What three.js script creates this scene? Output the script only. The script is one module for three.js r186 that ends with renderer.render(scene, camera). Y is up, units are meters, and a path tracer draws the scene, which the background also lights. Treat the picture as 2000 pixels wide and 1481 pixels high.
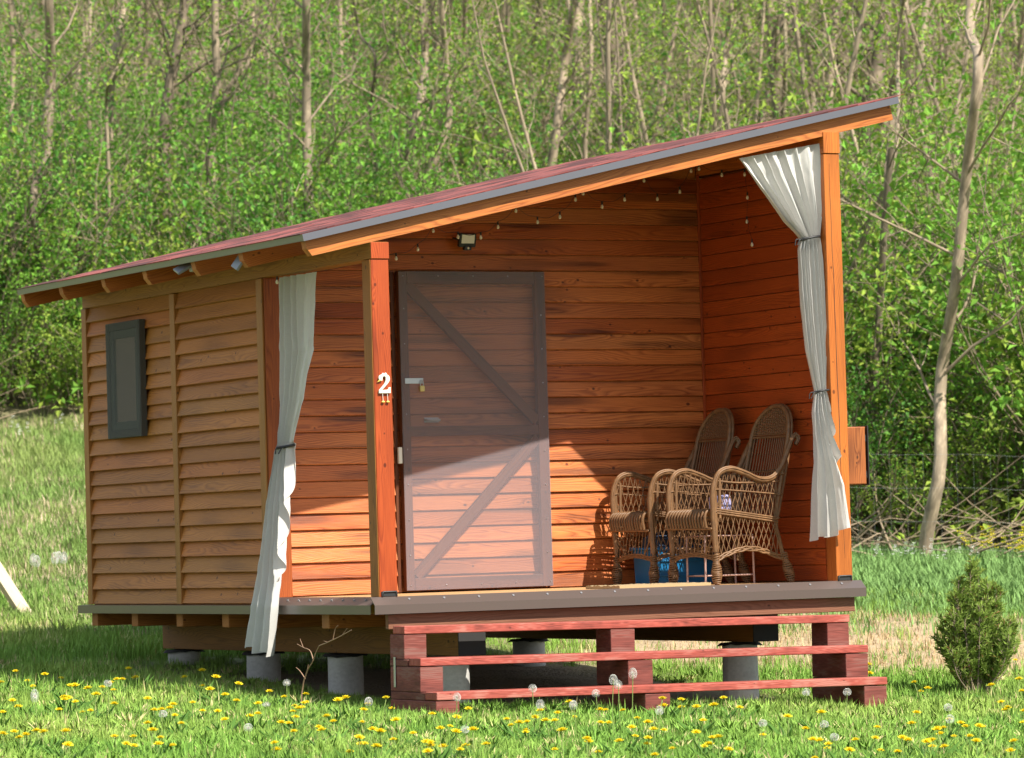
import * as THREE from 'three';
import { RoundedBoxGeometry } from 'three/addons/geometries/RoundedBoxGeometry.js';
import { FontLoader } from 'three/addons/loaders/FontLoader.js';
import { TextGeometry } from 'three/addons/geometries/TextGeometry.js';
import { mergeGeometries } from 'three/addons/utils/BufferGeometryUtils.js';

// ---------------------------------------------------------------- camera, sky, sun, exposure
const scene = new THREE.Scene();
const camera = new THREE.PerspectiveCamera(10.576, 1024 / 758, 0.1, 600);
const R = Math.PI / 180;
camera.rotation.order = 'YXZ';
camera.position.set(-9.985, 0.3215, 20.992);
camera.rotation.set(2.2836 * R, -27.3694 * R, -1.665 * R);
camera.focus = 23.6; camera.userData.fStop = 5.6;
camera.updateMatrixWorld(true);

const SUN = new THREE.Vector3(0.448, 1.61, 1.46).normalize();
{ // a clear spring sky, pale towards the horizon
  const W = 128, H = 64, d = new Float32Array(W * H * 4);
  for (let j = 0; j < H; j++) {
    const el = ((j + 0.5) / H - 0.5) * Math.PI, k = Math.pow(1 - Math.max(0, Math.sin(el)), 2.2);
    for (let i = 0; i < W; i++) {
      const az = ((i + 0.5) / W - 0.5) * 2 * Math.PI;
      const dir = new THREE.Vector3(Math.cos(el) * Math.cos(az), Math.sin(el), Math.cos(el) * Math.sin(az));
      const glow = Math.pow(Math.max(0, dir.dot(SUN)), 6) * 0.5, o = (j * W + i) * 4;
      d[o] = (0.47 + 0.40 * k + glow) * 0.64; d[o + 1] = (0.60 + 0.30 * k + glow) * 0.64; d[o + 2] = (0.78 + 0.14 * k + glow * 0.9) * 0.64; d[o + 3] = 1;
    }
  }
  const sky = new THREE.DataTexture(d, W, H, THREE.RGBAFormat, THREE.FloatType);
  sky.mapping = THREE.EquirectangularReflectionMapping; sky.magFilter = THREE.LinearFilter; sky.needsUpdate = true;
  scene.background = sky; scene.environment = sky;
}
const sun = new THREE.DirectionalLight(new THREE.Color(1, 0.93, 0.81), 5);
sun.position.copy(SUN).multiplyScalar(60); sun.target.position.set(0, 0, 0);
sun.castShadow = true; sun.shadow.mapSize.set(4096, 4096); sun.shadow.radius = 1;
Object.assign(sun.shadow.camera, { left: -40, right: 40, top: 40, bottom: -40, near: 1, far: 160 });
scene.add(sun, sun.target);
const renderer = new THREE.WebGLRenderer({ antialias: true });
renderer.toneMapping = THREE.LinearToneMapping; renderer.toneMappingExposure = 1.75; renderer.shadowMap.enabled = true;

// ---------------------------------------------------------------- helpers
function rng(seed) { let a = seed >>> 0; return () => { a = (a + 0x6D2B79F5) | 0; let t = Math.imul(a ^ (a >>> 15), 1 | a); t = (t + Math.imul(t ^ (t >>> 7), 61 | t)) ^ t; return ((t ^ (t >>> 14)) >>> 0) / 4294967296; }; }
const V = (x, y, z) => new THREE.Vector3(x, y, z);
const lerp = (a, b, t) => a + (b - a) * t, clamp = (x, a, b) => Math.min(b, Math.max(a, x)), sstep = (a, b, x) => { const t = clamp((x - a) / (b - a), 0, 1); return t * t * (3 - 2 * t); };
const FPX = 8000, CAM = camera.position.clone();
const FWD = V(Math.sin(27.3694 * R), 0, -Math.cos(27.3694 * R)), RGT = V(Math.cos(27.3694 * R), 0, Math.sin(27.3694 * R));
const ray = (u, v) => V((u - 1000) / FPX, (740.5 - v) / FPX, -1).applyQuaternion(camera.quaternion);
const onPlane = (u, v, ax, val) => { const d = ray(u, v); return CAM.clone().addScaledVector(d, (val - CAM[ax]) / d[ax]); };
const atDepth = (u, v, s) => { const d = ray(u, v); return CAM.clone().addScaledVector(d, s / d.dot(FWD)); };
const ST = (s, t, y = 0) => V(CAM.x + FWD.x * s + RGT.x * t, y, CAM.z + FWD.z * s + RGT.z * t);
const sOf = (x, z) => (x - CAM.x) * FWD.x + (z - CAM.z) * FWD.z, tOf = (x, z) => (x - CAM.x) * RGT.x + (z - CAM.z) * RGT.z;

function hash(x, y, s) { let h = Math.imul(x, 374761393) ^ Math.imul(y, 668265263) ^ Math.imul(s, 2147483647 ^ 9973); h = Math.imul(h ^ (h >>> 13), 1274126177); return ((h ^ (h >>> 16)) >>> 0) / 4294967296; }
function pn(x, y, px, py, s) { // periodic value noise, 0..1
  const xi = Math.floor(x), yi = Math.floor(y), fx = x - xi, fy = y - yi, m = (a, n) => ((a % n) + n) % n;
  const u = fx * fx * (3 - 2 * fx), v = fy * fy * (3 - 2 * fy), x0 = m(xi, px), x1 = m(xi + 1, px), y0 = m(yi, py), y1 = m(yi + 1, py);
  return lerp(lerp(hash(x0, y0, s), hash(x1, y0, s), u), lerp(hash(x0, y1, s), hash(x1, y1, s), u), v);
}
const noise2 = (x, y, s) => pn(x, y, 99991, 99989, s);
const fbm = (x, y, s) => (noise2(x, y, s) + 0.5 * noise2(x * 2.1, y * 2.1, s + 1) + 0.25 * noise2(x * 4.3, y * 4.3, s + 2)) / 1.75;
const enc = (c) => Math.round(255 * clamp(c <= 0.0031308 ? 12.92 * c : 1.055 * Math.pow(c, 1 / 2.4) - 0.055, 0, 1));
function texture(w, h, fn, srgb = true) {
  const d = new Uint8Array(w * h * 4);
  for (let j = 0; j < h; j++) for (let i = 0; i < w; i++) { const c = fn(i, j), o = (j * w + i) * 4; for (let k = 0; k < 3; k++) d[o + k] = srgb ? enc(c[k]) : Math.round(255 * clamp(c[k], 0, 1)); d[o + 3] = 255; }
  const t = new THREE.DataTexture(d, w, h); t.wrapS = t.wrapT = THREE.RepeatWrapping; t.magFilter = THREE.LinearFilter; t.minFilter = THREE.LinearMipmapLinearFilter; t.generateMipmaps = true;
  if (srgb) t.colorSpace = THREE.SRGBColorSpace; t.needsUpdate = true; return t;
}
const taken = new Map();
function numbered(name) { const n = taken.get(name) ?? 0; taken.set(name, n + 1); return n ? `${name}_${String(n).padStart(3, '0')}` : name; }
function shade(o) { o.traverse((c) => { if (c.isMesh) { c.castShadow = true; c.receiveShadow = true; } }); return o; }
function thing(name, label, category, pos = [0, 0, 0], group) {
  const g = new THREE.Group(); g.name = numbered(name); g.position.set(...pos); g.userData = { label, category }; if (group) g.userData.group = group; scene.add(g); return g;
}
function part(name, geo, mat, parent, label) { const m = new THREE.Mesh(geo, mat); m.name = name; m.castShadow = m.receiveShadow = true; if (label) m.userData.label = label; parent.add(m); return m; }
function sub(name, parent) { const g = new THREE.Group(); g.name = name; parent.add(g); return g; }
function single(name, geo, mat, label, category, group) { const m = part(numbered(name), geo, mat, scene); m.userData = { label, category }; if (group) m.userData.group = group; return m; }
function copyOf(root, label) { const c = root.clone(); c.name = numbered(root.name); c.userData = { ...root.userData }; if (label) c.userData.label = label; scene.add(c); return c; }
function setting(name, geo, mat, kind = 'structure') { const m = part(numbered(name), geo, mat, scene); m.userData = { kind }; return m; }

class Build { // collects triangles
  constructor() { this.p = []; this.n = []; this.u = []; this.c = []; this.i = []; }
  vert(p, n, u = 0, v = 0, c) { this.p.push(p.x, p.y, p.z); this.n.push(n.x, n.y, n.z); this.u.push(u, v); if (c) this.c.push(c[0], c[1], c[2]); return this.p.length / 3 - 1; }
  tube(path, rad, sides = 6, vlen = 1, cap = true, col) { // tapered tube; rad(t) or number
    const N = path.length, r = typeof rad === 'function' ? rad : () => rad; let ref = V(0.31, 0.2, 0.93), len = 0; const rows = [];
    for (let k = 0; k < N; k++) {
      const t = path[Math.min(k + 1, N - 1)].clone().sub(path[Math.max(k - 1, 0)]).normalize();
      if (k) len += path[k].distanceTo(path[k - 1]);
      let a = ref.clone().addScaledVector(t, -ref.dot(t)); if (a.lengthSq() < 1e-4) a = V(1, 0, 0).addScaledVector(t, -t.x); a.normalize(); ref = a.clone();
      const b = t.clone().cross(a), row = [], R0 = r(k / (N - 1), k);
      for (let q = 0; q <= sides; q++) { const an = q / sides * Math.PI * 2, nn = a.clone().multiplyScalar(Math.cos(an)).addScaledVector(b, Math.sin(an)); row.push(this.vert(path[k].clone().addScaledVector(nn, R0), nn, q / sides, len / vlen, col)); }
      rows.push(row);
    }
    for (let k = 0; k + 1 < N; k++) for (let q = 0; q < sides; q++) { const a = rows[k][q], b = rows[k][q + 1], c = rows[k + 1][q], d = rows[k + 1][q + 1]; this.i.push(a, b, d, a, d, c); }
    if (cap) for (const [k, sgn] of [[0, -1], [N - 1, 1]]) {
      const t = path[Math.min(k + 1, N - 1)].clone().sub(path[Math.max(k - 1, 0)]).normalize().multiplyScalar(sgn), c0 = this.vert(path[k], t, 0.5, 0, col);
      for (let q = 0; q < sides; q++) sgn > 0 ? this.i.push(c0, rows[k][q], rows[k][q + 1]) : this.i.push(c0, rows[k][q + 1], rows[k][q]);
    }
    return this;
  }
  tri(a, b, c, col) { const n = b.clone().sub(a).cross(c.clone().sub(a)).normalize(); this.i.push(this.vert(a, n, 0, 0, col), this.vert(b, n, 1, 0, col), this.vert(c, n, 0.5, 1, col)); }
  quad(a, b, c, d, col) { const n = b.clone().sub(a).cross(c.clone().sub(a)).normalize(); const q = [this.vert(a, n, 0, 0, col), this.vert(b, n, 1, 0, col), this.vert(c, n, 1, 1, col), this.vert(d, n, 0, 1, col)]; this.i.push(q[0], q[1], q[2], q[0], q[2], q[3]); }
  leaf(at, dir, side, len, wid, col) { // folded leaf of two faces
    const up = dir.clone().cross(side).normalize(), tip = at.clone().addScaledVector(dir, len).addScaledVector(up, -len * 0.15), mid = at.clone().addScaledVector(dir, len * 0.45), rise = wid * 0.25;
    const l = mid.clone().addScaledVector(side, wid / 2).addScaledVector(up, rise), r = mid.clone().addScaledVector(side, -wid / 2).addScaledVector(up, rise);
    this.tri(at, tip, l, col); this.tri(at, r, tip, col);
  }
  geo() {
    const g = new THREE.BufferGeometry(); g.setAttribute('position', new THREE.Float32BufferAttribute(this.p, 3)); g.setAttribute('normal', new THREE.Float32BufferAttribute(this.n, 3)); g.setAttribute('uv', new THREE.Float32BufferAttribute(this.u, 2));
    if (this.c.length) g.setAttribute('color', new THREE.Float32BufferAttribute(this.c, 3)); g.setIndex(this.i); return g;
  }
}
function smooth(pts, n, closed = false) { return new THREE.CatmullRomCurve3(pts, closed, 'centripetal').getPoints(n); }
// uv in metres for wood: u along the grain axis, v across; a random start per piece
const WU = 2.56, WV = 1.28;
let woodSeed = 7;
function woodUV(g, axis) {
  const r = rng(woodSeed++ * 7919), ou = r(), ov = r(), p = g.attributes.position, n = g.attributes.normal, uv = new Float32Array(p.count * 2), ax = 'xyz'.indexOf(axis);
  for (let k = 0; k < p.count; k++) {
    const P = [p.getX(k), p.getY(k), p.getZ(k)], N = [n.getX(k), n.getY(k), n.getZ(k)].map(Math.abs), o = [0, 1, 2].filter((q) => q !== ax);
    const face = N[o[0]] > N[o[1]] ? o[1] : o[0];
    if (N[ax] > 0.8) { uv[2 * k] = ou + P[o[0]] / WU * 0.5; uv[2 * k + 1] = ov + P[o[1]] / WV; }
    else { uv[2 * k] = ou + P[ax] / WU; uv[2 * k + 1] = ov + (P[face] + 0.37 * (face === o[0] ? 1 : 0)) / WV; }
  }
  g.setAttribute('uv', new THREE.BufferAttribute(uv, 2)); return g;
}
function timber(name, [x0, x1], [y0, y1], [z0, z1], mat, parent, axis, bevel = 0.004, label) {
  const sx = x1 - x0, sy = y1 - y0, sz = z1 - z0, ax = axis ?? (sx >= sy && sx >= sz ? 'x' : sy >= sz ? 'y' : 'z');
  const g = woodUV(new RoundedBoxGeometry(sx, sy, sz, 1, Math.min(bevel, sx / 3, sy / 3, sz / 3)), ax);
  const m = part(name, g, mat, parent, label); m.position.set((x0 + x1) / 2, (y0 + y1) / 2, (z0 + z1) / 2); return m;
}
// lapped siding board lying on the plane z = 0 of its wall, facing +z; ends may be cut on a slope
function lapBoard(y0, h, xa, xb, tb, tt) {
  const prof = [[y0, 0], [y0, tb - 0.004], [y0 + 0.004, tb], [y0 + h, tt], [y0 + h, 0]], pos = [], add = (...q) => q.forEach((v) => pos.push(v[0], v[1], v[2]));
  const A = prof.map(([y, z]) => [xa(y), y, z]), B = prof.map(([y, z]) => [xb(y), y, z]), n = prof.length;
  for (let k = 0; k < n; k++) { const q = (k + 1) % n; add(A[k], B[k], B[q], A[k], B[q], A[q]); }
  for (let k = 1; k + 1 < n; k++) { add(A[0], A[k], A[k + 1]); add(B[0], B[k + 1], B[k]); }
  const g = new THREE.BufferGeometry(); g.setAttribute('position', new THREE.Float32BufferAttribute(pos, 3)); 
  // orient outward
  const c = V((xa(y0) + xb(y0)) / 2, y0 + h / 2, tb / 2 - 0.002); const P = g.attributes.position, a = V(), b = V(), d = V();
  for (let k = 0; k < P.count; k += 3) { a.fromBufferAttribute(P, k); b.fromBufferAttribute(P, k + 1); d.fromBufferAttribute(P, k + 2); const nn = b.clone().sub(a).cross(d.clone().sub(a)); if (nn.dot(a.clone().add(b).add(d).divideScalar(3).sub(c)) < 0) { P.setXYZ(k + 1, d.x, d.y, d.z); P.setXYZ(k + 2, b.x, b.y, b.z); } }
  g.computeVertexNormals(); return woodUV(g, 'x');
}

// ---------------------------------------------------------------- materials
console.log('textures');
function woodField(seed) { // ring field and knots of flat-sawn softwood, 2.56 x 1.28 m, tiling
  const N = 1024, f = new Float32Array(N * N), kn = new Float32Array(N * N), r = rng(seed), knots = [];
  for (let k = 0; k < 34; k++) knots.push([r() * WU, r() * WV, 0.004 + r() * 0.007]);
  for (let j = 0; j < N; j++) for (let i = 0; i < N; i++) {
    const x = i / N * WU, y = j / N * WV;
    let w = (pn(i / N * 4, j / N * 18, 4, 18, seed) - 0.5) * 0.085 + (pn(i / N * 9, j / N * 40, 9, 40, seed + 1) - 0.5) * 0.018 + (pn(i / N * 30, j / N * 120, 30, 120, seed + 2) - 0.5) * 0.004, kk = 0;
    for (const [kx, ky, kr] of knots) {
      let dx = Math.abs(x - kx), dy = y - ky; dx = Math.min(dx, WU - dx); if (dy > WV / 2) dy -= WV; if (dy < -WV / 2) dy += WV;
      if (dx > 0.12 || Math.abs(dy) > 0.05) continue;
      const d = Math.hypot(dx * 0.45, dy); w += Math.sign(dy || 1) * kr * 1.5 * Math.exp(-d * d / (kr * kr * 5)); const e = Math.hypot(dx * 0.7, dy); kk = Math.max(kk, 1 - sstep(kr * 0.6, kr * 1.15, e));
    }
    const fr = (y + w) * 95, q = fr - Math.floor(fr), ring = q < 0.72 ? Math.pow(q / 0.72, 2.2) : 1 - (q - 0.72) / 0.28;
    const fibre = pn(i / N * 40, j / N * 512, 40, 512, seed + 5), broad = pn(i / N * 5, j / N * 14, 5, 14, seed + 8);
    f[j * N + i] = clamp(ring * 0.55 + fibre * 0.28 + (broad - 0.5) * 0.35 + 0.05, 0, 1); kn[j * N + i] = kk;
  }
  return { f, kn, N };
}
const field = woodField(11);
function woodTex(light, dark, knot, gamma = 1, burn = 0) {
  const { f, kn, N } = field;
  return texture(N, N, (i, j) => {
    let t = Math.pow(f[j * N + i], gamma); const b = burn ? sstep(0.62, 0.92, pn(i / N * 5, j / N * 22, 5, 22, 77)) * burn * (0.4 + 0.6 * f[j * N + i]) : 0, k = kn[j * N + i];
    const c = [0, 1, 2].map((q) => lerp(lerp(lerp(light[q], dark[q], t), knot[q], k * 0.85), knot[q] * 0.45, b)); return c;
  });
}
const woodBump = texture(1024, 1024, (i, j) => { const v = 1 - field.f[j * 1024 + i] * 0.8; return [v, v, v]; }, false);
const TX = {
  red: woodTex([0.66, 0.215, 0.055], [0.23, 0.047, 0.012], [0.07, 0.018, 0.008], 1.1, 0.85),
  post: woodTex([0.70, 0.205, 0.045], [0.32, 0.066, 0.014], [0.12, 0.03, 0.01], 1.0, 0.35),
  honey: woodTex([0.42, 0.185, 0.046], [0.20, 0.075, 0.017], [0.085, 0.033, 0.012], 1.1, 0.3),
  pale: woodTex([0.62, 0.40, 0.20], [0.36, 0.20, 0.085], [0.14, 0.07, 0.03], 1, 0.1),
};
{ // red paint on softwood, thin and blotchy, rubbed through in places
  const { f, kn, N } = field;
  TX.paint = texture(N, N, (i, j) => { const b = pn(i / N * 26, j / N * 34, 26, 34, 201), c = pn(i / N * 90, j / N * 200, 90, 200, 202), e = pn(i / N * 7, j / N * 9, 7, 9, 203), w = sstep(0.60, 0.86, 0.5 * b + 0.25 * c + 0.35 * e + 0.12 * f[j * N + i]), v = 0.8 + 0.35 * (b - 0.5) + 0.3 * (c - 0.5) - 0.28 * f[j * N + i] + 0.2 * (e - 0.5); const p = [0.50 * v, 0.104 * v, 0.075 * v], g = [0.36, 0.2, 0.16]; return [0, 1, 2].map((k) => lerp(p[k], g[k], 0.5 * w) * (1 - 0.5 * kn[j * N + i])); });
}
const wood = (map, tint = [1, 1, 1], roughness = 0.5, extra = {}) => new THREE.MeshPhysicalMaterial({ map, color: new THREE.Color().setRGB(...tint), roughness, bumpMap: woodBump, bumpScale: 0.0012, specularIntensity: 0.7, ...extra });
const plainMat = (rgb, roughness = 0.6, extra = {}) => new THREE.MeshStandardMaterial({ color: new THREE.Color().setRGB(...rgb), roughness, ...extra });
const tints = (map, list, rough, extra) => list.map((t) => wood(map, t, rough, extra));
const M = {
  back: tints(TX.red, [[0.95, 0.86, 0.8], [0.8, 0.64, 0.55], [1.02, 1.0, 1.0], [0.95, 0.9, 0.98], [1.0, 1.06, 1.15], [0.62, 0.46, 0.4]], 0.40),
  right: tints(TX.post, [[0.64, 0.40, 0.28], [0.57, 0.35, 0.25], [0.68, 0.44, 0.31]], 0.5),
  side: tints(TX.honey, [[1.08, 0.93, 0.66], [0.92, 0.77, 0.54], [1.14, 0.96, 0.66], [0.98, 0.9, 0.62], [1.1, 0.83, 0.56]], 0.55),
  sideTrim: wood(TX.honey, [0.92, 0.88, 0.7], 0.5), postRed: wood(TX.post, [0.60, 0.36, 0.36], 0.42), postOrange: wood(TX.post, [0.76, 0.80, 0.6], 0.45),
  plate: wood(TX.honey, [0.9, 0.88, 0.72], 0.55), rafter: wood(TX.post, [0.74, 0.86, 0.9], 0.5), roofWood: wood(TX.post, [0.78, 0.9, 0.9], 0.5),
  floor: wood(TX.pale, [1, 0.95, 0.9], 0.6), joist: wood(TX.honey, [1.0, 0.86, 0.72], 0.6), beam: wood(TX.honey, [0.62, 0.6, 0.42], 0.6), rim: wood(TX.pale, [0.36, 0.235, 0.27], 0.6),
  doorLeaf: tints(TX.red, [[0.82, 0.8, 0.8], [0.7, 0.66, 0.68], [0.9, 0.86, 0.84]], 0.5), doorFrame: wood(TX.red, [0.2, 0.18, 0.2], 0.55),
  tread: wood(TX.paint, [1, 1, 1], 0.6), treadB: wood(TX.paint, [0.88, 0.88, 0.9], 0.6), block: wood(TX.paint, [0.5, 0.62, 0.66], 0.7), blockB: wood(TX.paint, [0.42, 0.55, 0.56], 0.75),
  boxWood: wood(TX.red, [0.62, 0.62, 0.62], 0.55),
  flashing: new THREE.MeshPhysicalMaterial({ color: new THREE.Color().setRGB(0.085, 0.062, 0.054), roughness: 0.36, clearcoat: 0.3, clearcoatRoughness: 0.3 }),
  drip: new THREE.MeshPhysicalMaterial({ color: new THREE.Color().setRGB(0.16, 0.16, 0.185), roughness: 0.28, metalness: 0.55, clearcoat: 0.3, clearcoatRoughness: 0.3 }),
  screw: plainMat([0.25, 0.24, 0.25], 0.35, { metalness: 0.8 }), black: plainMat([0.02, 0.02, 0.022], 0.5), steel: plainMat([0.45, 0.46, 0.48], 0.4, { metalness: 0.8 }), brass: plainMat([0.55, 0.42, 0.16], 0.4, { metalness: 0.7 }),
  tar: plainMat([0.025, 0.024, 0.024], 0.85),
  net: new THREE.MeshStandardMaterial({ color: new THREE.Color().setRGB(0.38, 0.34, 0.385), roughness: 0.8, transparent: true, opacity: 0.31, side: THREE.DoubleSide }),
  netDark: new THREE.MeshStandardMaterial({ color: new THREE.Color().setRGB(0.075, 0.075, 0.068), roughness: 0.85, transparent: true, opacity: 0.66, side: THREE.DoubleSide }),
  glass: new THREE.MeshPhysicalMaterial({ color: 0xffffff, transmission: 1, thickness: 0, roughness: 0.03 }),
  white: plainMat([0.72, 0.70, 0.64], 0.5), yellowPaint: plainMat([0.75, 0.55, 0.12], 0.5),
};
const concreteTex = texture(256, 256, (i, j) => { const a = pn(i / 256 * 6, j / 256 * 6, 6, 6, 3), b = pn(i / 256 * 40, j / 256 * 40, 40, 40, 4), c = pn(i / 256 * 120, j / 256 * 120, 120, 120, 5), v = 0.36 + 0.14 * a + 0.08 * b + 0.06 * c; return [v, v * 0.985, v * 0.95]; });
M.concrete = new THREE.MeshStandardMaterial({ map: concreteTex, bumpMap: concreteTex, bumpScale: 0.002, roughness: 0.9 });
const clothTex = texture(256, 256, (i, j) => { const w = 0.5 + 0.25 * Math.sin(i * Math.PI / 2) + 0.25 * Math.sin(j * Math.PI / 2), n = pn(i / 256 * 30, j / 256 * 90, 30, 90, 9), v = 0.56 + 0.03 * w + 0.04 * n; return [v, v * 0.985, v * 0.955]; });
M.cloth = new THREE.MeshPhysicalMaterial({ map: clothTex, roughness: 0.9, side: THREE.DoubleSide, sheen: 0.2, transmission: 0.18, thickness: 0 });
const barkTex = texture(256, 512, (i, j) => { const a = pn(i / 256 * 14, j / 512 * 10, 14, 10, 21), b = pn(i / 256 * 40, j / 512 * 26, 40, 26, 22), c = pn(i / 256 * 4, j / 512 * 6, 4, 6, 23), v = 0.5 + 0.5 * a * b + 0.55 * (c - 0.4); return [0.285 * v, 0.232 * v, 0.17 * v]; });
const bark = (tint) => new THREE.MeshStandardMaterial({ map: barkTex, bumpMap: barkTex, bumpScale: 0.012, roughness: 0.95, color: new THREE.Color().setRGB(...tint) });
M.bark = [bark([1.45, 1.4, 1.35]), bark([1.0, 0.96, 0.93]), bark([1.75, 1.68, 1.6]), bark([1.3, 1.3, 1.15])];
M.twig = bark([1.7, 1.6, 1.45]);
const caneTex = texture(128, 256, (i, j) => { const a = pn(i / 128 * 4, j / 256 * 12, 4, 12, 31), b = pn(i / 128 * 30, j / 256 * 60, 30, 60, 32), v = 0.62 + 0.5 * a + 0.2 * b; return [0.185 * v, 0.094 * v, 0.04 * v]; });
M.cane = new THREE.MeshPhysicalMaterial({ map: caneTex, roughness: 0.5 })
M.leaf = new THREE.MeshPhysicalMaterial({ vertexColors: true, roughness: 0.85, transmission: 0.35, thickness: 0, side: THREE.DoubleSide, specularIntensity: 0.35 });
M.grass = new THREE.MeshPhysicalMaterial({ color: 0xffffff, roughness: 0.7, side: THREE.DoubleSide, specularIntensity: 0.35 });

// ---------------------------------------------------------------- ground
console.log('ground');
function prof(pts, s) { if (s <= pts[0][0]) return pts[0][1]; for (let k = 0; k + 1 < pts.length; k++) if (s < pts[k + 1][0]) { const a = pts[k], b = pts[k + 1]; return lerp(a[1], b[1], (s - a[0]) / (b[0] - a[0])); } const a = pts.at(-2), b = pts.at(-1); return b[1] + (b[1] - a[1]) / (b[0] - a[0]) * (s - b[0]); }
const PL = [[-60, -0.9], [19, -0.11], [24.5, 0], [26, 0.04], [32, 0.36], [38, 1.05], [45, 2.2], [120, 25.5], [170, 36]], PR = [[-60, -0.9], [19, -0.11], [24.5, 0], [26, 0.04], [31, 0.42], [38, 0.86], [42, 1.25], [45, 1.9], [120, 25.2], [170, 36]];
function groundY(x, z) {
  const s = sOf(x, z), t = tOf(x, z), k = sstep(-2.5, 2.5, t); let y = 0;
  for (const d of [-0.8, 0, 0.8]) y += lerp(prof(PL, s + d), prof(PR, s + d), k) / 3;
  return -0.63 - 0.04 * clamp(t, -5, 5) + y + (fbm(x * 0.9, z * 0.9, 5) - 0.5) * 0.05 + sstep(40, 60, s) * (fbm(x * 0.22, z * 0.22, 8) - 0.5) * 1.6;
}
const dirtAt = (s, t) => sstep(-0.6, 1.2, t + (fbm(s * 0.7, t * 0.7, 61) - 0.5) * 2) * sstep(26.6, 27.8, s + (fbm(s, t, 62) - 0.5) * 1.6) * (1 - sstep(30.6, 31.8, s + (fbm(s * 0.8, t * 0.8, 63) - 0.5) * 1.8));
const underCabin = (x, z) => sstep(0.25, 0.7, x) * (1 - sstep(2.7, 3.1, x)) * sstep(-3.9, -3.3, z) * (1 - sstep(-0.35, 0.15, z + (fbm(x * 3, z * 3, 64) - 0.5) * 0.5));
const edgeOf = (t) => lerp(44.5, 37.6, sstep(-3, 3, t)); // depth at which the wood begins
{
  const ss = [], tt = []; for (let s = -60; s < 16; s += 6) ss.push(s); for (let s = 16; s < 34; s += 0.22) ss.push(s); for (let s = 34; s < 60; s += 0.6) ss.push(s); for (let s = 60; s <= 172; s += 3) ss.push(s);
  for (let t = -90; t < -9; t += 5) tt.push(t); for (let t = -9; t <= 9; t += 0.25) tt.push(t); for (let t = 12; t <= 90; t += 5) tt.push(t);
  const p = [], u = [], c = [], ix = [], W = tt.length;
  for (const s of ss) for (const t of tt) {
    const q = ST(s, t), y = groundY(q.x, q.z), e = edgeOf(t); p.push(q.x, y, q.z); u.push(q.x / 2, q.z / 2);
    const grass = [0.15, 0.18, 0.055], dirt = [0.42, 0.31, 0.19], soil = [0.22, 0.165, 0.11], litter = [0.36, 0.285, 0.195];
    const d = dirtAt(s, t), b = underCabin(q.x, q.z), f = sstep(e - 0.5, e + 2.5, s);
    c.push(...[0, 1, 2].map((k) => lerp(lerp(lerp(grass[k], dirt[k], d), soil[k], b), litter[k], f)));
  }
  for (let j = 0; j + 1 < ss.length; j++) for (let i = 0; i + 1 < W; i++) { const a = j * W + i; ix.push(a, a + 1, a + W + 1, a, a + W + 1, a + W); }
  const g = new THREE.BufferGeometry(); g.setAttribute('position', new THREE.Float32BufferAttribute(p, 3)); g.setAttribute('uv', new THREE.Float32BufferAttribute(u, 2)); g.setAttribute('color', new THREE.Float32BufferAttribute(c, 3)); g.setIndex(ix); g.computeVertexNormals();
  const map = texture(512, 512, (i, j) => { const a = pn(i / 512 * 12, j / 512 * 12, 12, 12, 41), b = pn(i / 512 * 60, j / 512 * 60, 60, 60, 42), d = pn(i / 512 * 200, j / 512 * 200, 200, 200, 43), v = 0.45 + 0.35 * a + 0.3 * b + 0.35 * d; return [v, v, v * 0.97]; });
  setting('ground', g, new THREE.MeshStandardMaterial({ map, bumpMap: map, bumpScale: 0.03, vertexColors: true, roughness: 1 }));
}

// ---------------------------------------------------------------- cabin
console.log('cabin');
const cabin = thing('wooden_cabin', 'small wooden cabin with lapped boards, open porch and sloping red shingle roof', 'cabin');
const FY = 0.03, SL = 0.2185, rafterY = (x) => 2.05 + SL * x, rnd = rng(5);
const pick = (a, r = rnd) => a[Math.floor(r() * a.length)];
// posts, plates
timber('post', [0, 0.112], [FY, 1.953], [-0.112, 0], M.postRed, cabin, 'y', 0.005, 'red-orange corner post lit by the sun');
timber('post', [3.04, 3.152], [FY, 2.609], [-0.112, 0], M.postOrange, cabin, 'y', 0.005, 'orange corner post with a long drying crack');
timber('post', [0.0, 0.135], [FY, 1.953], [-1.605, -1.5], wood(TX.post, [0.5, 0.42, 0.36], 0.5), cabin, 'y');
timber('top_plate', [-0.002, 0.114], [1.955, 2.052], [-4.484, 0.003], M.plate, cabin, 'z');
timber('top_plate', [3.038, 3.154], [2.611, 2.742], [-4.484, 0.003], M.postOrange, cabin, 'z');
timber('plate_end', [0.0, 0.113], [1.957, 2.05], [0.0035, 0.007], M.postRed, cabin, 'y', 0.001); timber('plate_end', [3.039, 3.153], [2.613, 2.74], [0.0035, 0.007], M.postOrange, cabin, 'y', 0.001);
{ // the drying crack: a thin black strip on the front of the orange post, no groove cut
  const b = new Build(), pts = []; const r = rng(3); for (let k = 0; k <= 14; k++) pts.push(V(3.078 + 0.022 * k / 14 + (r() - 0.5) * 0.006, 2.55 - k * 0.17, 0.0002)); b.tube(smooth(pts, 40), (t) => 0.0009 + 0.0014 * Math.sin(Math.PI * t), 5); part('crack', b.geo(), M.black, cabin);
}
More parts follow.
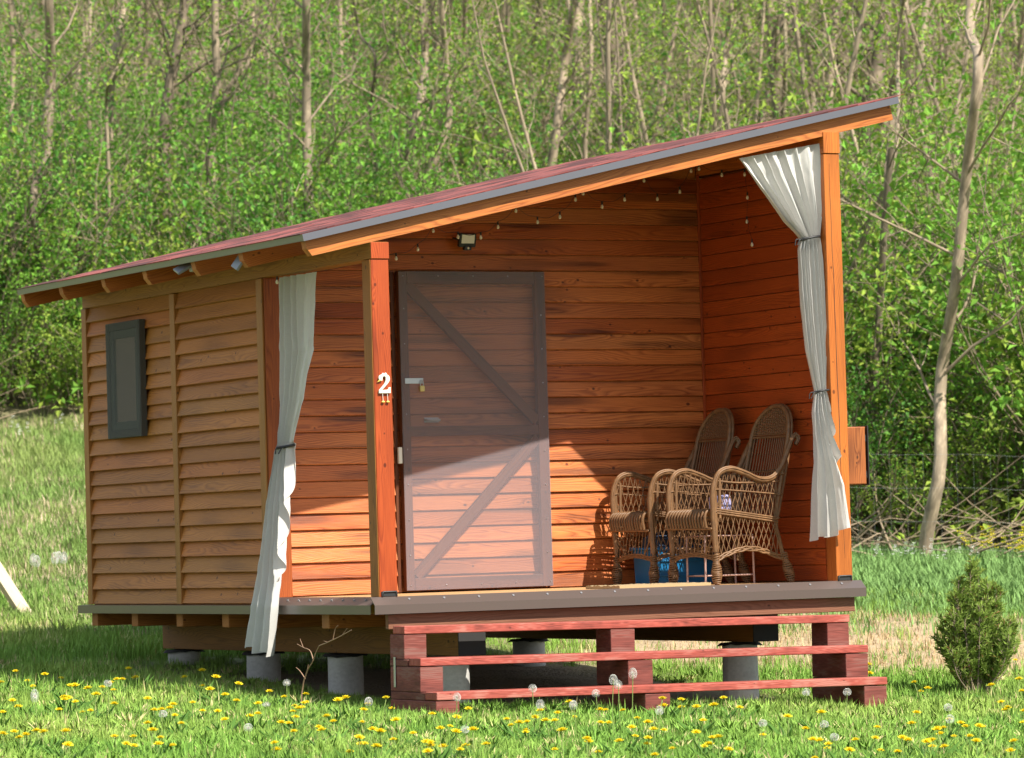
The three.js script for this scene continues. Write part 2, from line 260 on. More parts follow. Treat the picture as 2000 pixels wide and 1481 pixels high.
// side wall (faces -x): two framed panels of lapped boards
function wallGroup(name, x, z, turn) { const g = sub(name, cabin); g.position.set(x, 0, z); g.rotation.y = turn; return g; }
{
  const w = wallGroup('side_wall', 0.03, 0, -Math.PI / 2), P = 0.098;
  const seg = (za, zb, jit) => { for (let k = 0; k < 20; k++) { const dy = (rnd() - 0.5) * 0.006, sag = (rnd() - 0.5) * 0.004; part('board', lapBoard(-0.006 + k * P + dy, P + 0.02, () => za, () => zb, 0.035 + rnd() * 0.006, 0.004), pick(M.side), w).rotation.z = sag / 1.4 * jit; } };
  seg(-4.402, -2.962, 0.6); seg(-2.882, -1.603, 0.8);
  timber('corner_trim', [-0.012, 0.07], [-0.008, 1.952], [-4.484, -4.402], M.sideTrim, cabin, 'y'); timber('side_strip', [-0.012, 0.07], [-0.008, 1.952], [-2.962, -2.882], M.sideTrim, cabin, 'y'); timber('side_strip', [-0.012, -0.001], [0.035, 1.952], [-1.603, -1.515], M.sideTrim, cabin, 'y');
  timber('side_strip', [-0.006, -0.001], [0.035, 1.951], [-0.108, -0.002], wood(TX.honey, [0.78, 0.66, 0.45], 0.55), cabin, 'y', 0.002);  // sheet over the post's side: its olive look in green shade put into colour
  part('wall_lining', new THREE.BoxGeometry(0.03, 1.94, 2.9), M.roofWood, cabin).position.set(0.05, 0.985, -3.04);
}
{ // back wall of the porch
  const w = wallGroup('porch_back_wall', 0, -1.53, 0), P = 0.0985, D0 = 0.86, D1 = 1.885, DT = 2.0;
  for (let k = 0; k < 28; k++) {
    const y = 0.035 + k * P, top = y + P + 0.012, cut = (yy) => Math.max(0.136, (yy - 2.03) / SL), end = () => 3.03;
    if (cut(top) > 2.95) break;
    const mat = () => pick(M.back), t = 0.026 + rnd() * 0.004;
    if (y + P * 0.6 > DT) part('board', lapBoard(y, P - 0.006, cut, end, t, 0.011), mat(), w);
    else { part('board', lapBoard(y, P - 0.006, () => 0.136, () => D0, t, 0.011), mat(), w); part('board', lapBoard(y, P - 0.006, () => D1, end, t, 0.011), mat(), w); }
  }
  part('wall_lining', new THREE.BoxGeometry(0.72, 1.95, 0.03), M.roofWood, cabin).position.set(0.5, 1.0, -1.546);
  part('wall_lining', new THREE.BoxGeometry(1.15, 1.95, 0.03), M.roofWood, cabin).position.set(2.46, 1.0, -1.546);
  const sh = new THREE.Shape([[0.14, 1.99], [3.03, 1.99], [3.03, 2.03 + SL * 3.03], [0.14, 2.06]].map((p) => new THREE.Vector2(...p))); part('wall_lining', new THREE.ExtrudeGeometry(sh, { depth: 0.03, bevelEnabled: false }), M.roofWood, cabin).position.set(0, 0, -1.562);
  // door leaf of boards, its jamb, and the net screen door in front
  const d = sub('door', cabin); d.position.set(0, 0, -1.55); part('core', new THREE.BoxGeometry(1.01, 1.95, 0.02), M.doorLeaf[1], d).position.set(1.372, 1.02, -0.025);
  for (let k = 0; k < 20; k++) part('board', lapBoard(0.037 + k * P, P - 0.006, () => D0 + 0.005, () => D1 - 0.005, 0.022 + rnd() * 0.003, 0.010), pick(M.doorLeaf), d);
  timber('handle_plate', [1.055, 1.155], [1.07, 1.10], [0.0275, 0.032], M.steel, d, 'x', 0.002); { const b = new Build(); b.tube(smooth([V(1.06, 1.086, 0.03), V(1.07, 1.085, 0.055), V(1.15, 1.083, 0.058)], 10), 0.008, 6); part('handle', b.geo(), M.steel, d); }
  const s = sub('screen_door', cabin); s.position.set(0, 0, -1.475); const x0 = 0.872, x1 = 1.882, y0 = 0.045, y1 = 1.995, fm = M.doorFrame;
  timber('stile', [x0, x0 + 0.06], [y0, y1], [-0.02, 0.02], fm, s, 'y'); timber('stile', [x1 - 0.07, x1], [y0, y1], [-0.02, 0.02], fm, s, 'y');
  timber('rail', [x0 + 0.061, x1 - 0.071], [y1 - 0.075, y1], [-0.02, 0.019], fm, s, 'x'); timber('rail', [x0 + 0.061, x1 - 0.071], [y0, y0 + 0.075], [-0.02, 0.019], fm, s, 'x'); timber('rail', [x0 + 0.061, x1 - 0.071], [0.985, 1.045], [-0.02, 0.017], fm, s, 'x');
  for (const [ax, ay, bx, by] of [[x0 + 0.06, y1 - 0.08, x1 - 0.075, 1.07], [x1 - 0.075, 0.965, x0 + 0.075, y0 + 0.085]]) { const L = Math.hypot(bx - ax, by - ay), g = woodUV(new RoundedBoxGeometry(L, 0.062, 0.032, 1, 0.004), 'x'), m = part('brace', g, fm, s); m.position.set((ax + bx) / 2, (ay + by) / 2, 0); m.rotation.z = Math.atan2(by - ay, bx - ax); }
  const net = part('net', new THREE.PlaneGeometry(x1 - x0 - 0.004, y1 - y0 - 0.004, 12, 20), M.net, s); net.position.set((x0 + x1) / 2, (y0 + y1) / 2, 0.024); net.castShadow = true;
  const st = new THREE.SphereGeometry(0.0035, 5, 4), tacks = []; for (let k = 0; k < 5; k++) for (const y of [y0 + 0.03, y1 - 0.03]) tacks.push([x0 + 0.03 + k * 0.24, y]); for (let k = 1; k < 9; k++) tacks.push([x0 + 0.03, y0 + k * 0.215], [x1 - 0.035, y0 + k * 0.21]);
  part('staples', mergeGeometries(tacks.map(([x, y]) => st.clone().translate(x, y, 0.026))), M.steel, s);
  timber('hasp', [0.895, 1.02], [1.305, 1.34], [0.026, 0.032], M.steel, s, 'x', 0.002); { const g = new RoundedBoxGeometry(0.032, 0.036, 0.018, 2, 0.004); part('padlock', g, M.brass, s).position.set(1.005, 1.275, 0.04); const b = new Build(); b.tube(smooth([V(0.995, 1.29, 0.04), V(0.996, 1.318, 0.04), V(1.005, 1.326, 0.04), V(1.014, 1.318, 0.04), V(1.015, 1.29, 0.04)], 12), 0.003, 6); part('shackle', b.geo(), M.steel, s); }
  timber('hinge', [0.845, 0.87], [0.82, 0.92], [0.0, 0.02], M.white, s, 'y', 0.003);
  timber('jamb', [D0 - 0.02, D0 + 0.004], [0.035, 1.995], [-1.549, -1.50], M.doorFrame, cabin, 'y', 0.003); 
}
{ // right wall of the porch, and the closed walls that only other viewpoints see
  const w = wallGroup('porch_right_wall', 3.062, 0, -Math.PI / 2), P = 0.0985;
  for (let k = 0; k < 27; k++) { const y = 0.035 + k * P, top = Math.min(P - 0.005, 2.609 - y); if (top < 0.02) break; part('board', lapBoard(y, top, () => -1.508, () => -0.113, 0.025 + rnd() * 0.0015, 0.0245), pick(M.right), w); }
  timber('corner_bead', [3.02, 3.037], [0.035, 2.62], [-1.51, -1.495], M.right[1], cabin, 'y', 0.003);
  part('wall_lining', new THREE.BoxGeometry(0.02, 2.57, 1.39), M.roofWood, cabin).position.set(3.075, 1.32, -0.81);
  const o = wallGroup('outer_wall', 3.12, 0, Math.PI / 2); for (let k = 0; k < 26; k++) part('board', lapBoard(-0.006 + k * 0.1, 0.115, () => 0.115, () => 4.48, 0.03, 0.006), pick(M.side), o);
  const b = wallGroup('rear_wall', 0, -4.46, Math.PI); for (let k = 0; k < 26; k++) { const y = -0.006 + k * 0.1; part('board', lapBoard(y, 0.115, () => -3.12, (yy) => -Math.max(0.02, (yy - 2.03) / SL), 0.028, 0.006), pick(M.side), b); }
}
{ // window in the side wall behind a dark insect screen
  const w = sub('window', cabin); w.position.set(-0.014, 0, 0);
  const z0 = -3.968, z1 = -3.388, y0 = 1.07, y1 = 1.822, dk = plainMat([0.055, 0.05, 0.042], 0.65), gr = plainMat([0.085, 0.11, 0.095], 0.55);
  for (const [za, zb] of [[z0, z0 + 0.05], [z1 - 0.05, z1]]) timber('frame', [-0.032, 0.012], [y0, y1], [za, zb], dk, w, 'y'); for (const [ya, yb] of [[y1 - 0.05, y1], [y0, y0 + 0.05]]) timber('frame', [-0.031, 0.012], [ya, yb], [z0 + 0.051, z1 - 0.051], dk, w, 'z');
  for (const [za, zb] of [[z0 + 0.052, z0 + 0.105], [z1 - 0.105, z1 - 0.052]]) timber('sash', [-0.022, -0.004], [y0 + 0.052, y1 - 0.052], [za, zb], gr, w, 'y'); for (const [ya, yb] of [[y1 - 0.105, y1 - 0.052], [y0 + 0.052, y0 + 0.105]]) timber('sash', [-0.021, -0.004], [ya, yb], [z0 + 0.106, z1 - 0.106], gr, w, 'z');
  part('pane', new THREE.BoxGeometry(0.003, y1 - y0 - 0.212, z1 - z0 - 0.212), M.glass, w).position.set(-0.012, (y0 + y1) / 2, (z0 + z1) / 2); part('dark_backing', new THREE.BoxGeometry(0.003, y1 - y0 - 0.104, z1 - z0 - 0.104), plainMat([0.028, 0.03, 0.03], 0.8), w).position.set(-0.001, (y0 + y1) / 2, (z0 + z1) / 2);  // opaque panel hides the boards; darkness behind the glass is painted as its colour
  const n = part('net', new THREE.PlaneGeometry(z1 - z0 - 0.01, y1 - y0 - 0.01), M.netDark, w); n.rotation.y = -Math.PI / 2; n.position.set(-0.035, (y0 + y1) / 2, (z0 + z1) / 2);
}
{ // roof
  const roof = sub('roof', cabin); roof.position.set(0, 2.05, 0); roof.rotation.z = Math.atan(SL);
  const X0 = -0.425, X1 = 3.66;
  [-4.5, -3.8, -3.06, -2.37, -1.6, -0.89, 0].forEach((z, k) => {
    const a = X0 + 0.03, c = X1 - 0.03, sh = new THREE.Shape([[a, 0.045], [a + 0.022, 0.0], [c, 0.0], [c, 0.106], [a, 0.106]].map((p) => new THREE.Vector2(...p)));
    const g = new THREE.ExtrudeGeometry(sh, { depth: 0.062, bevelEnabled: false }); woodUV(g, 'x'); part('rafter', g, M.rafter, roof).position.z = z - 0.062;
  });
  timber('deck', [X0 + 0.004, X1 - 0.004], [0.107, 0.127], [-4.50, 0.040], M.roofWood, roof, 'z');
  const dg = (pts, len) => { const sh = new THREE.Shape(pts.map((p) => new THREE.Vector2(...p))); return new THREE.ExtrudeGeometry(sh, { depth: len, bevelEnabled: false }); };
  part('drip_edge', dg([[X0 - 0.004, 0.094], [X0, 0.092], [X0, 0.1285], [X0 + 0.07, 0.1285], [X0 + 0.07, 0.131], [X0 - 0.004, 0.131]], 4.57), M.drip, roof, 'eave drip edge mirroring the grass').position.z = -4.52;
  const fr = part('drip_edge', dg([[-0.084, 0.092], [-0.08, 0.094], [-0.08, 0.131], [0, 0.131], [0, 0.1285], [-0.076, 0.1285], [-0.076, 0.1285], [-0.08, 0.092]], 1), M.drip, roof); fr.geometry = new THREE.BoxGeometry(X1 - X0 + 0.008, 0.0405, 0.004); fr.position.set((X0 + X1) / 2, 0.1115, 0.0525);
  part('drip_edge', new THREE.BoxGeometry(0.004, 0.0405, 4.57), M.drip, roof).position.set(X1 + 0.002, 0.1115, -2.236);
  part('drip_edge', new THREE.BoxGeometry(X1 - X0, 0.0405, 0.004), M.drip, roof).position.set((X0 + X1) / 2, 0.1115, -4.523);
  const gran = texture(128, 128, (i, j) => { const a = pn(i / 128 * 64, j / 128 * 64, 64, 64, 51), b = pn(i / 128 * 10, j / 128 * 10, 10, 10, 52), v = 0.55 + 0.5 * a + 0.25 * b; return [0.19 * v, 0.048 * v, 0.045 * v]; });
  const mats = [[1, 1, 1], [0.65, 0.55, 0.55], [1.35, 1.3, 1.2], [0.4, 0.35, 0.35]].map((t) => new THREE.MeshStandardMaterial({ map: gran, roughness: 0.95, bumpMap: gran, bumpScale: 0.003, color: new THREE.Color().setRGB(...t) }));
  const NX = 24, NZ = 12, ex = (X1 - X0 + 0.02) / NX, wz = 4.575 / NZ, r = rng(99), sg = [0, 1, 2].map((k) => { const g = new THREE.BoxGeometry(ex + 0.05, 0.004 + k * 0.0015, wz - 0.008); return g; });
  for (let i = 0; i < NX; i++) for (let j = 0; j < NZ; j++) {
    const m = part('shingle', sg[Math.floor(r() * 3)], mats[Math.floor(r() * 4)], roof), off = (i % 2) * wz * 0.5; let z = -4.525 + (j + 0.5) * wz + off; if (z > 0.06 - wz / 2) z -= off ? wz * 0.5 - 0.002 : 0;
    m.position.set(X0 - 0.008 + (i + 0.5) * ex + 0.02, 0.1352 + (i % 2) * 0.0006 + (j % 2) * 0.0004, z); m.rotation.z = 0.022 + (r() - 0.5) * 0.006; m.rotation.x = (r() - 0.5) * 0.004;
  }
}
{ // floor, metal flashing, joists, beams, piers
  for (let k = 0; k < 13; k++) timber('floor_board', [0.002, 3.15], [0.002, FY], [-1.5 + k * 0.1153, -1.5 + k * 0.1153 + 0.112], M.floor, cabin, 'x', 0.002);
  part('subfloor', new THREE.BoxGeometry(3.1, 0.06, 4.44), M.joist, cabin).position.set(1.575, -0.032, -2.24);
  const L = (name, prof2, len, place) => { const sh = new THREE.Shape(prof2.map((p) => new THREE.Vector2(...p))), m = part(name, new THREE.ExtrudeGeometry(sh, { depth: len, bevelEnabled: false }), M.flashing, cabin); place(m); return m; };
  // profile: x outward from the edge, y up
  const full = [[0.055, -0.064], [0.059, -0.064], [0.059, -0.012], [0.003, 0.034], [-0.006, 0.034], [-0.006, 0.031], [0.002, 0.031], [0.055, -0.014]], low = [[0.055, -0.064], [0.059, -0.064], [0.059, -0.012], [0.0, -0.009], [0.0, -0.012], [0.055, -0.015]];
  L('flashing', full, 3.27, (m) => { m.rotation.y = -Math.PI / 2; m.position.set(3.208, 0, 0.0); });
  L('flashing', full, 1.5, (m) => { m.rotation.y = Math.PI; m.position.set(-0.003, 0, 0.003); m.position.z = 0.0; m.scale.z = 1; });
  L('flashing', low, 3.04, (m) => { m.rotation.y = Math.PI; m.position.set(-0.004, -0.001, -1.502); });
  const sg = new THREE.CylinderGeometry(0.007, 0.008, 0.006, 8); for (let k = 0; k < 14; k++) { const m = part('screw', sg, M.screw, cabin); m.position.set(0.17 + k * 0.222, 0.0175, 0.026); m.rotation.x = 0.88; } for (let k = 0; k < 9; k++) { const m = part('screw', sg, M.screw, cabin); m.position.set(-0.029, 0.0175, -0.13 - k * 0.155); m.rotation.z = 0.88; }
  for (const x of [0.058, 3.095]) { const b = new Build(); b.tube([V(x - 0.045, 0.037, 0.006), V(x - 0.04, 0.062, 0.008), V(x + 0.04, 0.062, 0.008), V(x + 0.045, 0.037, 0.006)], 0.006, 6); const g = mergeGeometries([b.geo(), new THREE.BoxGeometry(0.1, 0.028, 0.004).translate(x, 0.05, 0.004).toNonIndexed()].map((q) => { const n = q.index ? q.toNonIndexed() : q; n.deleteAttribute('color'); return n; })); part('post_shoe', g, M.black, cabin); }
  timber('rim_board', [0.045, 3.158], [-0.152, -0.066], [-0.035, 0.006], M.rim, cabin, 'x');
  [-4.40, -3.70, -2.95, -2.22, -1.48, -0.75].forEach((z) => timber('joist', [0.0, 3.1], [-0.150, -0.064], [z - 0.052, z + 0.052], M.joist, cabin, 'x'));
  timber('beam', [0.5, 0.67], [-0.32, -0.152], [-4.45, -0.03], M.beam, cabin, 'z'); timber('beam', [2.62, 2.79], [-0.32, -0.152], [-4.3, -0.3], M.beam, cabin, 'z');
  part('beam_cap', new RoundedBoxGeometry(0.175, 0.165, 0.012, 1, 0.003), M.tar, cabin).position.set(0.585, -0.237, -0.022); part('beam_cap', new RoundedBoxGeometry(0.175, 0.165, 0.012, 1, 0.003), M.tar, cabin).position.set(2.705, -0.237, -0.292);
  const pierAt = (x, z, k) => {
    const y0 = groundY(x, z) - 0.25, h = -0.335 - y0, g = new THREE.CylinderGeometry(0.108, 0.112, h, 28, 6); const r = rng(k * 31 + 7), p = g.attributes.position; for (let q = 0; q < p.count; q++) { const f = 1 + (fbm(p.getX(q) * 9 + k * 5, p.getY(q) * 9 + p.getZ(q) * 7, 71) - 0.5) * 0.03; p.setX(q, p.getX(q) * f); p.setZ(q, p.getZ(q) * f); } g.computeVertexNormals();
    const pier = part('pier', g, M.concrete, cabin); pier.position.set(x, y0 + h / 2, z); pier.rotation.y = k;
    const c = new THREE.CylinderGeometry(0.125, 0.14, 0.014, 20, 1), cp = c.attributes.position; for (let q = 0; q < cp.count; q++) { const an = Math.atan2(cp.getZ(q), cp.getX(q)); cp.setY(q, cp.getY(q) - (Math.hypot(cp.getX(q), cp.getZ(q)) > 0.1 ? 0.016 * (0.5 + 0.5 * Math.sin(an * 5 + k) * Math.sin(an * 3 + 2 * k)) : 0)); } c.computeVertexNormals(); part('tar_paper', c, M.tar, pier).position.y = h / 2 + 0.0075;
  };
  [360, 515, 675, 880].forEach((u, k) => { const q = onPlane(u, 1300, 'x', 0.585); pierAt(0.585, q.z, k); }); [1034, 1446].forEach((u, k) => { const q = onPlane(u, 1300, 'x', 2.705); pierAt(2.705, q.z, k + 4); });
}

// ---------------------------------------------------------------- steps
{
  const st = thing('entrance_steps', 'three red painted wooden steps on stacked red timber blocks before the porch', 'steps', [0.04, -0.131, 0]);
  st.rotation.z = -0.0118; const zf = [0.22, 0.42, 0.62], yt = [0, -0.178, -0.364];
  for (let k = 0; k < 3; k++) timber('tread', [0, 2.945], [yt[k] - 0.046, yt[k]], [zf[k] - 0.15, zf[k]], k === 1 ? M.treadB : M.tread, st, 'x', 0.006);
  const s = (a, b, gd) => { const y3 = [yt[0] - 0.047, yt[1] - 0.047, yt[2] - 0.047], end = [yt[1] + 0.006, yt[2] + 0.01, gd];
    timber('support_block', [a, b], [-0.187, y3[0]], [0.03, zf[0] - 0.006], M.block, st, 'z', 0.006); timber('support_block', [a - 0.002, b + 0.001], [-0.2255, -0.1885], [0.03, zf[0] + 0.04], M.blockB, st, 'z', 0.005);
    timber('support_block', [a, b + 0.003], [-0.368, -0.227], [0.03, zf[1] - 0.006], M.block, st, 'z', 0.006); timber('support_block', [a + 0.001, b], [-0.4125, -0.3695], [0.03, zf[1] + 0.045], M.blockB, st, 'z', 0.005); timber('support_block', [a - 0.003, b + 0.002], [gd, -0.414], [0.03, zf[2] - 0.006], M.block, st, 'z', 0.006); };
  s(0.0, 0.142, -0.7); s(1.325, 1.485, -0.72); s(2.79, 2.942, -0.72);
  timber('bracket', [-0.006, -0.0035], [-0.345, -0.175], [0.085, 0.11], M.steel, st, 'y', 0.001);
}

// ---------------------------------------------------------------- curtains
function drape(rows, cols, at) { const b = new Build(); const P = []; for (let j = 0; j <= rows; j++) for (let i = 0; i <= cols; i++) { const q = at(i / cols, j / rows); b.vert(q, V(0, 0, 1), i / cols * 5, j / rows * 8); } for (let j = 0; j < rows; j++) for (let i = 0; i < cols; i++) { const a = j * (cols + 1) + i; b.i.push(a, a + cols + 1, a + 1, a + 1, a + cols + 1, a + cols + 2); } const g = b.geo(); g.computeVertexNormals(); return g; }
const keys = (k, v) => { for (let i = 0; i + 1 < k.length; i++) if (v <= k[i + 1][0]) { const t = sstep(0, 1, (v - k[i][0]) / (k[i + 1][0] - k[i][0])); const tl = (v - k[i][0]) / (k[i + 1][0] - k[i][0]); return k[i].slice(1).map((a, q) => lerp(a, k[i + 1][q + 1], lerp(tl, t, 0.5))); } return k.at(-1).slice(1); };
function tieBand(parent, c, rx, rz, r0, tilt) { const b = new Build(), pts = []; for (let k = 0; k <= 24; k++) { const a = k / 24 * Math.PI * 2; pts.push(V(c.x + Math.cos(a) * rx, c.y + Math.cos(a) * tilt + Math.sin(a) * 0.004, c.z + Math.sin(a) * rz)); } b.tube(pts, r0, 6, 1, false); for (const [dx, dz] of [[-1, 0.5], [-0.6, 1]]) b.tube(smooth([V(c.x - rx * 0.9, c.y - tilt, c.z + rz * 0.6), V(c.x - rx - 0.03 * -dx * 1.2, c.y - 0.01, c.z + rz * dz), V(c.x - rx - 0.045, c.y - 0.045, c.z + rz * dz)], 8), r0 * 0.5, 5); part('tie', b.geo(), M.black, parent); }
{
  const c = thing('curtain', 'pale grey curtain tied twice beside the orange right-hand post', 'curtain', [0, 0, 0]);
  // v, y at left, y at right, left x, right x, pleat depth, z
  const K = [[0, 2.575, 2.675, 2.475, 3.037, 0.020, -0.055], [0.10, 2.44, 2.50, 2.585, 3.037, 0.026, -0.055], [0.20, 2.20, 2.235, 2.78, 3.036, 0.034, -0.055], [0.255, 2.095, 2.105, 2.892, 3.018, 0.030, -0.055], [0.29, 2.03, 2.03, 2.872, 3.026, 0.034, -0.05], [0.42, 1.72, 1.72, 2.872, 3.03, 0.040, -0.04], [0.55, 1.42, 1.42, 2.893, 3.038, 0.034, -0.03], [0.645, 1.175, 1.175, 2.94, 3.02, 0.026, -0.02], [0.70, 1.05, 1.05, 2.905, 3.03, 0.034, 0.0], [0.76, 0.89, 0.90, 2.885, 3.033, 0.036, 0.03], [0.81, 0.765, 0.78, 2.866, 3.04, 0.038, 0.062], [0.88, 0.59, 0.615, 2.848, 3.06, 0.042, 0.068], [1, 0.275, 0.345, 2.832, 3.092, 0.048, 0.072]];
  part('cloth', drape(170, 180, (u, v) => { const [yl, yr, xl, xr, a, z] = keys(K, v), n = v < 0.27 ? 7 : lerp(7, 3.5, sstep(0.6, 0.9, v)), w = (noise2(u * 4, v * 5, 3) - 0.5), ph = 2 * Math.PI * (n * Math.pow(u, 0.9) + w * 0.35), sharp = Math.sin(ph) * 0.8 + 0.28 * Math.sin(ph * 1.7 + 1.3); return V(lerp(xl, xr, u) + Math.cos(ph) * a * 0.16, lerp(yl, yr, u) + (v > 0.97 ? Math.sin(u * 9) * 0.012 : 0), z + a * sharp + (noise2(u * 26, v * 34, 23) - 0.5) * 0.007 + (noise2(u * 60, v * 22, 24) - 0.5) * 0.003); }), M.cloth, c);
  tieBand(c, V(2.955, 2.1, -0.055), 0.070, 0.048, 0.0075, 0.012); tieBand(c, V(2.98, 1.175, -0.02), 0.05, 0.042, 0.0065, 0.006);
  const d = thing('curtain', 'pale grey curtain tied once and hanging out over the shaded side of the deck', 'curtain', [0, 0, 0]);
  const KL = [[0, 1.945, 1.945, -1.37, -0.875, 0.034, 0.062], [0.20, 1.50, 1.49, -1.372, -0.865, 0.038, 0.06], [0.33, 1.20, 1.20, -1.375, -1.03, 0.03, 0.05], [0.445, 0.95, 0.94, -1.365, -1.20, 0.028, 0.02], [0.47, 0.90, 0.90, -1.385, -1.195, 0.03, 0.01], [0.6, 0.62, 0.62, -1.425, -1.14, 0.036, -0.03], [0.8, 0.17, 0.17, -1.46, -1.17, 0.04, -0.09], [0.88, -0.01, -0.01, -1.48, -1.18, 0.038, -0.125], [1, -0.265, -0.30, -1.52, -1.22, 0.042, -0.15]];
  part('cloth', drape(170, 160, (u, v) => { const [yl, yr, zl, zr, a, x] = keys(KL, v), n = lerp(6, 3.2, sstep(0.5, 0.9, v)), w = noise2(u * 4, v * 4, 13) - 0.5, flat = v < 0.44 ? 1 - 0.85 * sstep(0.55, 0.75, u) : 1, ph = 2 * Math.PI * (n * u + w * 0.4), q = Math.sin(ph) * 0.8 + 0.25 * Math.sin(ph * 1.7 + 0.6); return V(x + (noise2(u * 24, v * 34, 25) - 0.5) * 0.008 - a * q * flat - (v < 0.44 && u > 0.6 ? 0.035 * sstep(0.6, 0.8, u) * Math.sin(Math.PI * v / 0.44) : 0), lerp(yl, yr, u) + (v > 0.97 ? Math.sin(u * 11) * 0.014 : 0), lerp(zl, zr, u) + Math.cos(ph) * a * 0.15); }), M.cloth, d);
  tieBand(d, V(0.018, 0.93, -1.285), 0.045, 0.09, 0.0085, 0.006);
}

// ---------------------------------------------------------------- wicker chairs
function makeChair(label, seed) {
  const c = thing('wicker_armchair', label, 'armchair', [0, 0, 0], 'wicker armchairs on the porch'), hw = 0.235, r = rng(seed); // local: front at x = 0 facing -x, back towards +x, sides at z = +-hw
  const fr = new Build();
  const armPath = (z, q) => smooth([V(0.0, 0.20, z), V(-0.012, 0.42, z), V(-0.008, 0.58, z * 1.02), V(0.03, 0.665, z * 1.03), V(0.11, 0.692, z * 1.04), V(0.22, 0.665, z * 1.04), V(0.33, 0.625, z * 1.02), V(0.42, 0.632, z), V(0.49, 0.69, z * 0.98), V(0.555, 0.80, z * 0.95), V(0.598, 0.872, z * 0.92), V(0.618, 0.888, z * 0.96), V(0.628, 0.868, z * 1.0), V(0.61, 0.835, z * 1.0)], 60);
  for (const q of [-1, 1]) {
    const z = q * hw, b = new Build(); b.tube(armPath(z, q), (t) => (t < 0.2 ? 0.018 : t < 0.75 ? 0.0165 : 0.0135) + 0.0012 * Math.sin(t * 240), 10, 0.35); // wound roll of cane, flattened outward
    for (let k = 0; k < 3; k++) b.tube(armPath(z, q).map((p, i) => p.clone().add(V(0, k === 1 ? 0.017 : 0.008, (k - 1) * 0.016))), 0.0055, 6, 0.3); part('arm', b.geo(), M.cane, c);
    const back = smooth([V(0.505, 0.68, z * 0.98), V(0.475, 0.53, z * 0.97), V(0.448, 0.385, z * 0.95), V(0.475, 0.24, z * 0.97), V(0.52, 0.06, z)], 24);
    fr.tube(back, 0.0125, 8, 0.3); fr.tube([V(0.004, 0.6, z), V(0.002, 0.14, z)], 0.0125, 8, 0.3); 
    // side lattice: crossing canes between rails
    const lat = new Build().tube([V(0.04, 0.64, z), V(0.035, 0.40, z)], 0.01, 7, 0.3), topY = (x) => { const a = armPath(z, q); let best = a[0], d = 9; for (const p of a) if (p.y > 0.55 && p.x < 0.5 && Math.abs(p.x - x) < d) { d = Math.abs(p.x - x); best = p; } return best.y - 0.012; };
    const zOf = () => z + (r() - 0.5) * 0.006, mid = (x) => 0.445 - 0.14 * x, low = (x) => 0.155 + 0.062 * Math.sin(Math.PI * clamp(x / 0.47, 0, 1)), xe = (y) => { for (let k = 0; k < back.length - 1; k++) if (back[k].y >= y && back[k + 1].y <= y) return back[k].x; return 0.46; };
    const N = 15; for (let k = -3; k <= N; k++) for (const s of [-1, 1]) {
      const x0 = k / (N - 2) * 0.48 + (r() - 0.5) * 0.008, dx = s * 0.075, xs = [x0, x0 + dx]; const cl = (x) => clamp(x, 0.01, 0.455);
      if (Math.max(...xs) > 0.02 && Math.min(...xs) < 0.45) lat.tube(smooth([V(cl(xs[0]), topY(cl(xs[0])), zOf()), V(cl((xs[0] + xs[1]) / 2) + (r() - 0.5) * 0.01, 0.53, zOf()), V(cl(xs[1]), mid(cl(xs[1])), zOf())], 6), 0.0031, 5, 0.2, false);
      if (Math.max(...xs) > 0.02 && Math.min(...xs) < 0.47) lat.tube(smooth([V(cl(xs[0]), mid(cl(xs[0])), zOf()), V(cl((xs[0] + xs[1]) / 2) + (r() - 0.5) * 0.012, 0.3, zOf()), V(clamp(xs[1], 0.01, 0.48), low(xs[1]), zOf())], 6), 0.0031, 5, 0.2, false);
    }
    for (const d of [0, 0.014, 0.026]) lat.tube(smooth([V(0.0, mid(0) + d - 0.013, z + q * 0.006), V(0.23, mid(0.23) + d - 0.013 + (r() - 0.5) * 0.004, z + q * 0.008), V(0.455, mid(0.455) + d - 0.013, z + q * 0.004)], 12), 0.0058, 6, 0.2);
    lat.tube(smooth([V(0.0, 0.575, z + q * 0.004), V(0.2, 0.56, z + q * 0.007), V(0.48, 0.535, z + q * 0.003)], 10), 0.0045, 6, 0.2); lat.tube(smooth([V(0.02, 0.625, z), V(0.14, 0.612, z + q * 0.006), V(0.28, 0.61, z), V(0.5, 0.615, z)], 12), 0.0055, 6, 0.2);
    for (const d of [0, 0.011, -0.01]) { const pts = []; for (let k = 0; k <= 16; k++) { const x = 0.0 + k / 16 * 0.492; pts.push(V(x, low(x) + d - 0.004 + 0.003 * Math.sin(k * 2.4 + d * 300), z + q * 0.004 * Math.cos(k * 2.4 + d * 300))); } lat.tube(pts, 0.0062, 6, 0.2); }
    part('side_lattice', lat.geo(), M.cane, c);
    // legs bound in cane, swelling to the foot
    for (const [x, lean] of [[0, 0], [0.497, 0.045]]) { const lb = new Build(), H = 0.165, foot = x + lean; for (let k = 0; k < 17; k++) { const t = k / 16, y = H * (1 - t) + 0.012, px = lerp(x, foot, t), rr = 0.0165 + 0.013 * Math.pow(Math.sin(Math.PI * clamp((t - 0.25) / 0.8, 0, 1)), 1) * (t > 0.25 ? 1 : 0), pts = []; for (let a = 0; a <= 12; a++) { const an = a / 12 * 2 * Math.PI; pts.push(V(px + Math.cos(an) * rr, y + 0.004 * Math.sin(an + k), z + Math.sin(an) * rr)); } lb.tube(pts, 0.0056, 5, 0.2, false); } lb.tube([V(x, H + 0.02, z), V(foot, 0.0, z)], 0.014, 8, 0.3); part('leg', lb.geo(), M.cane, c); }
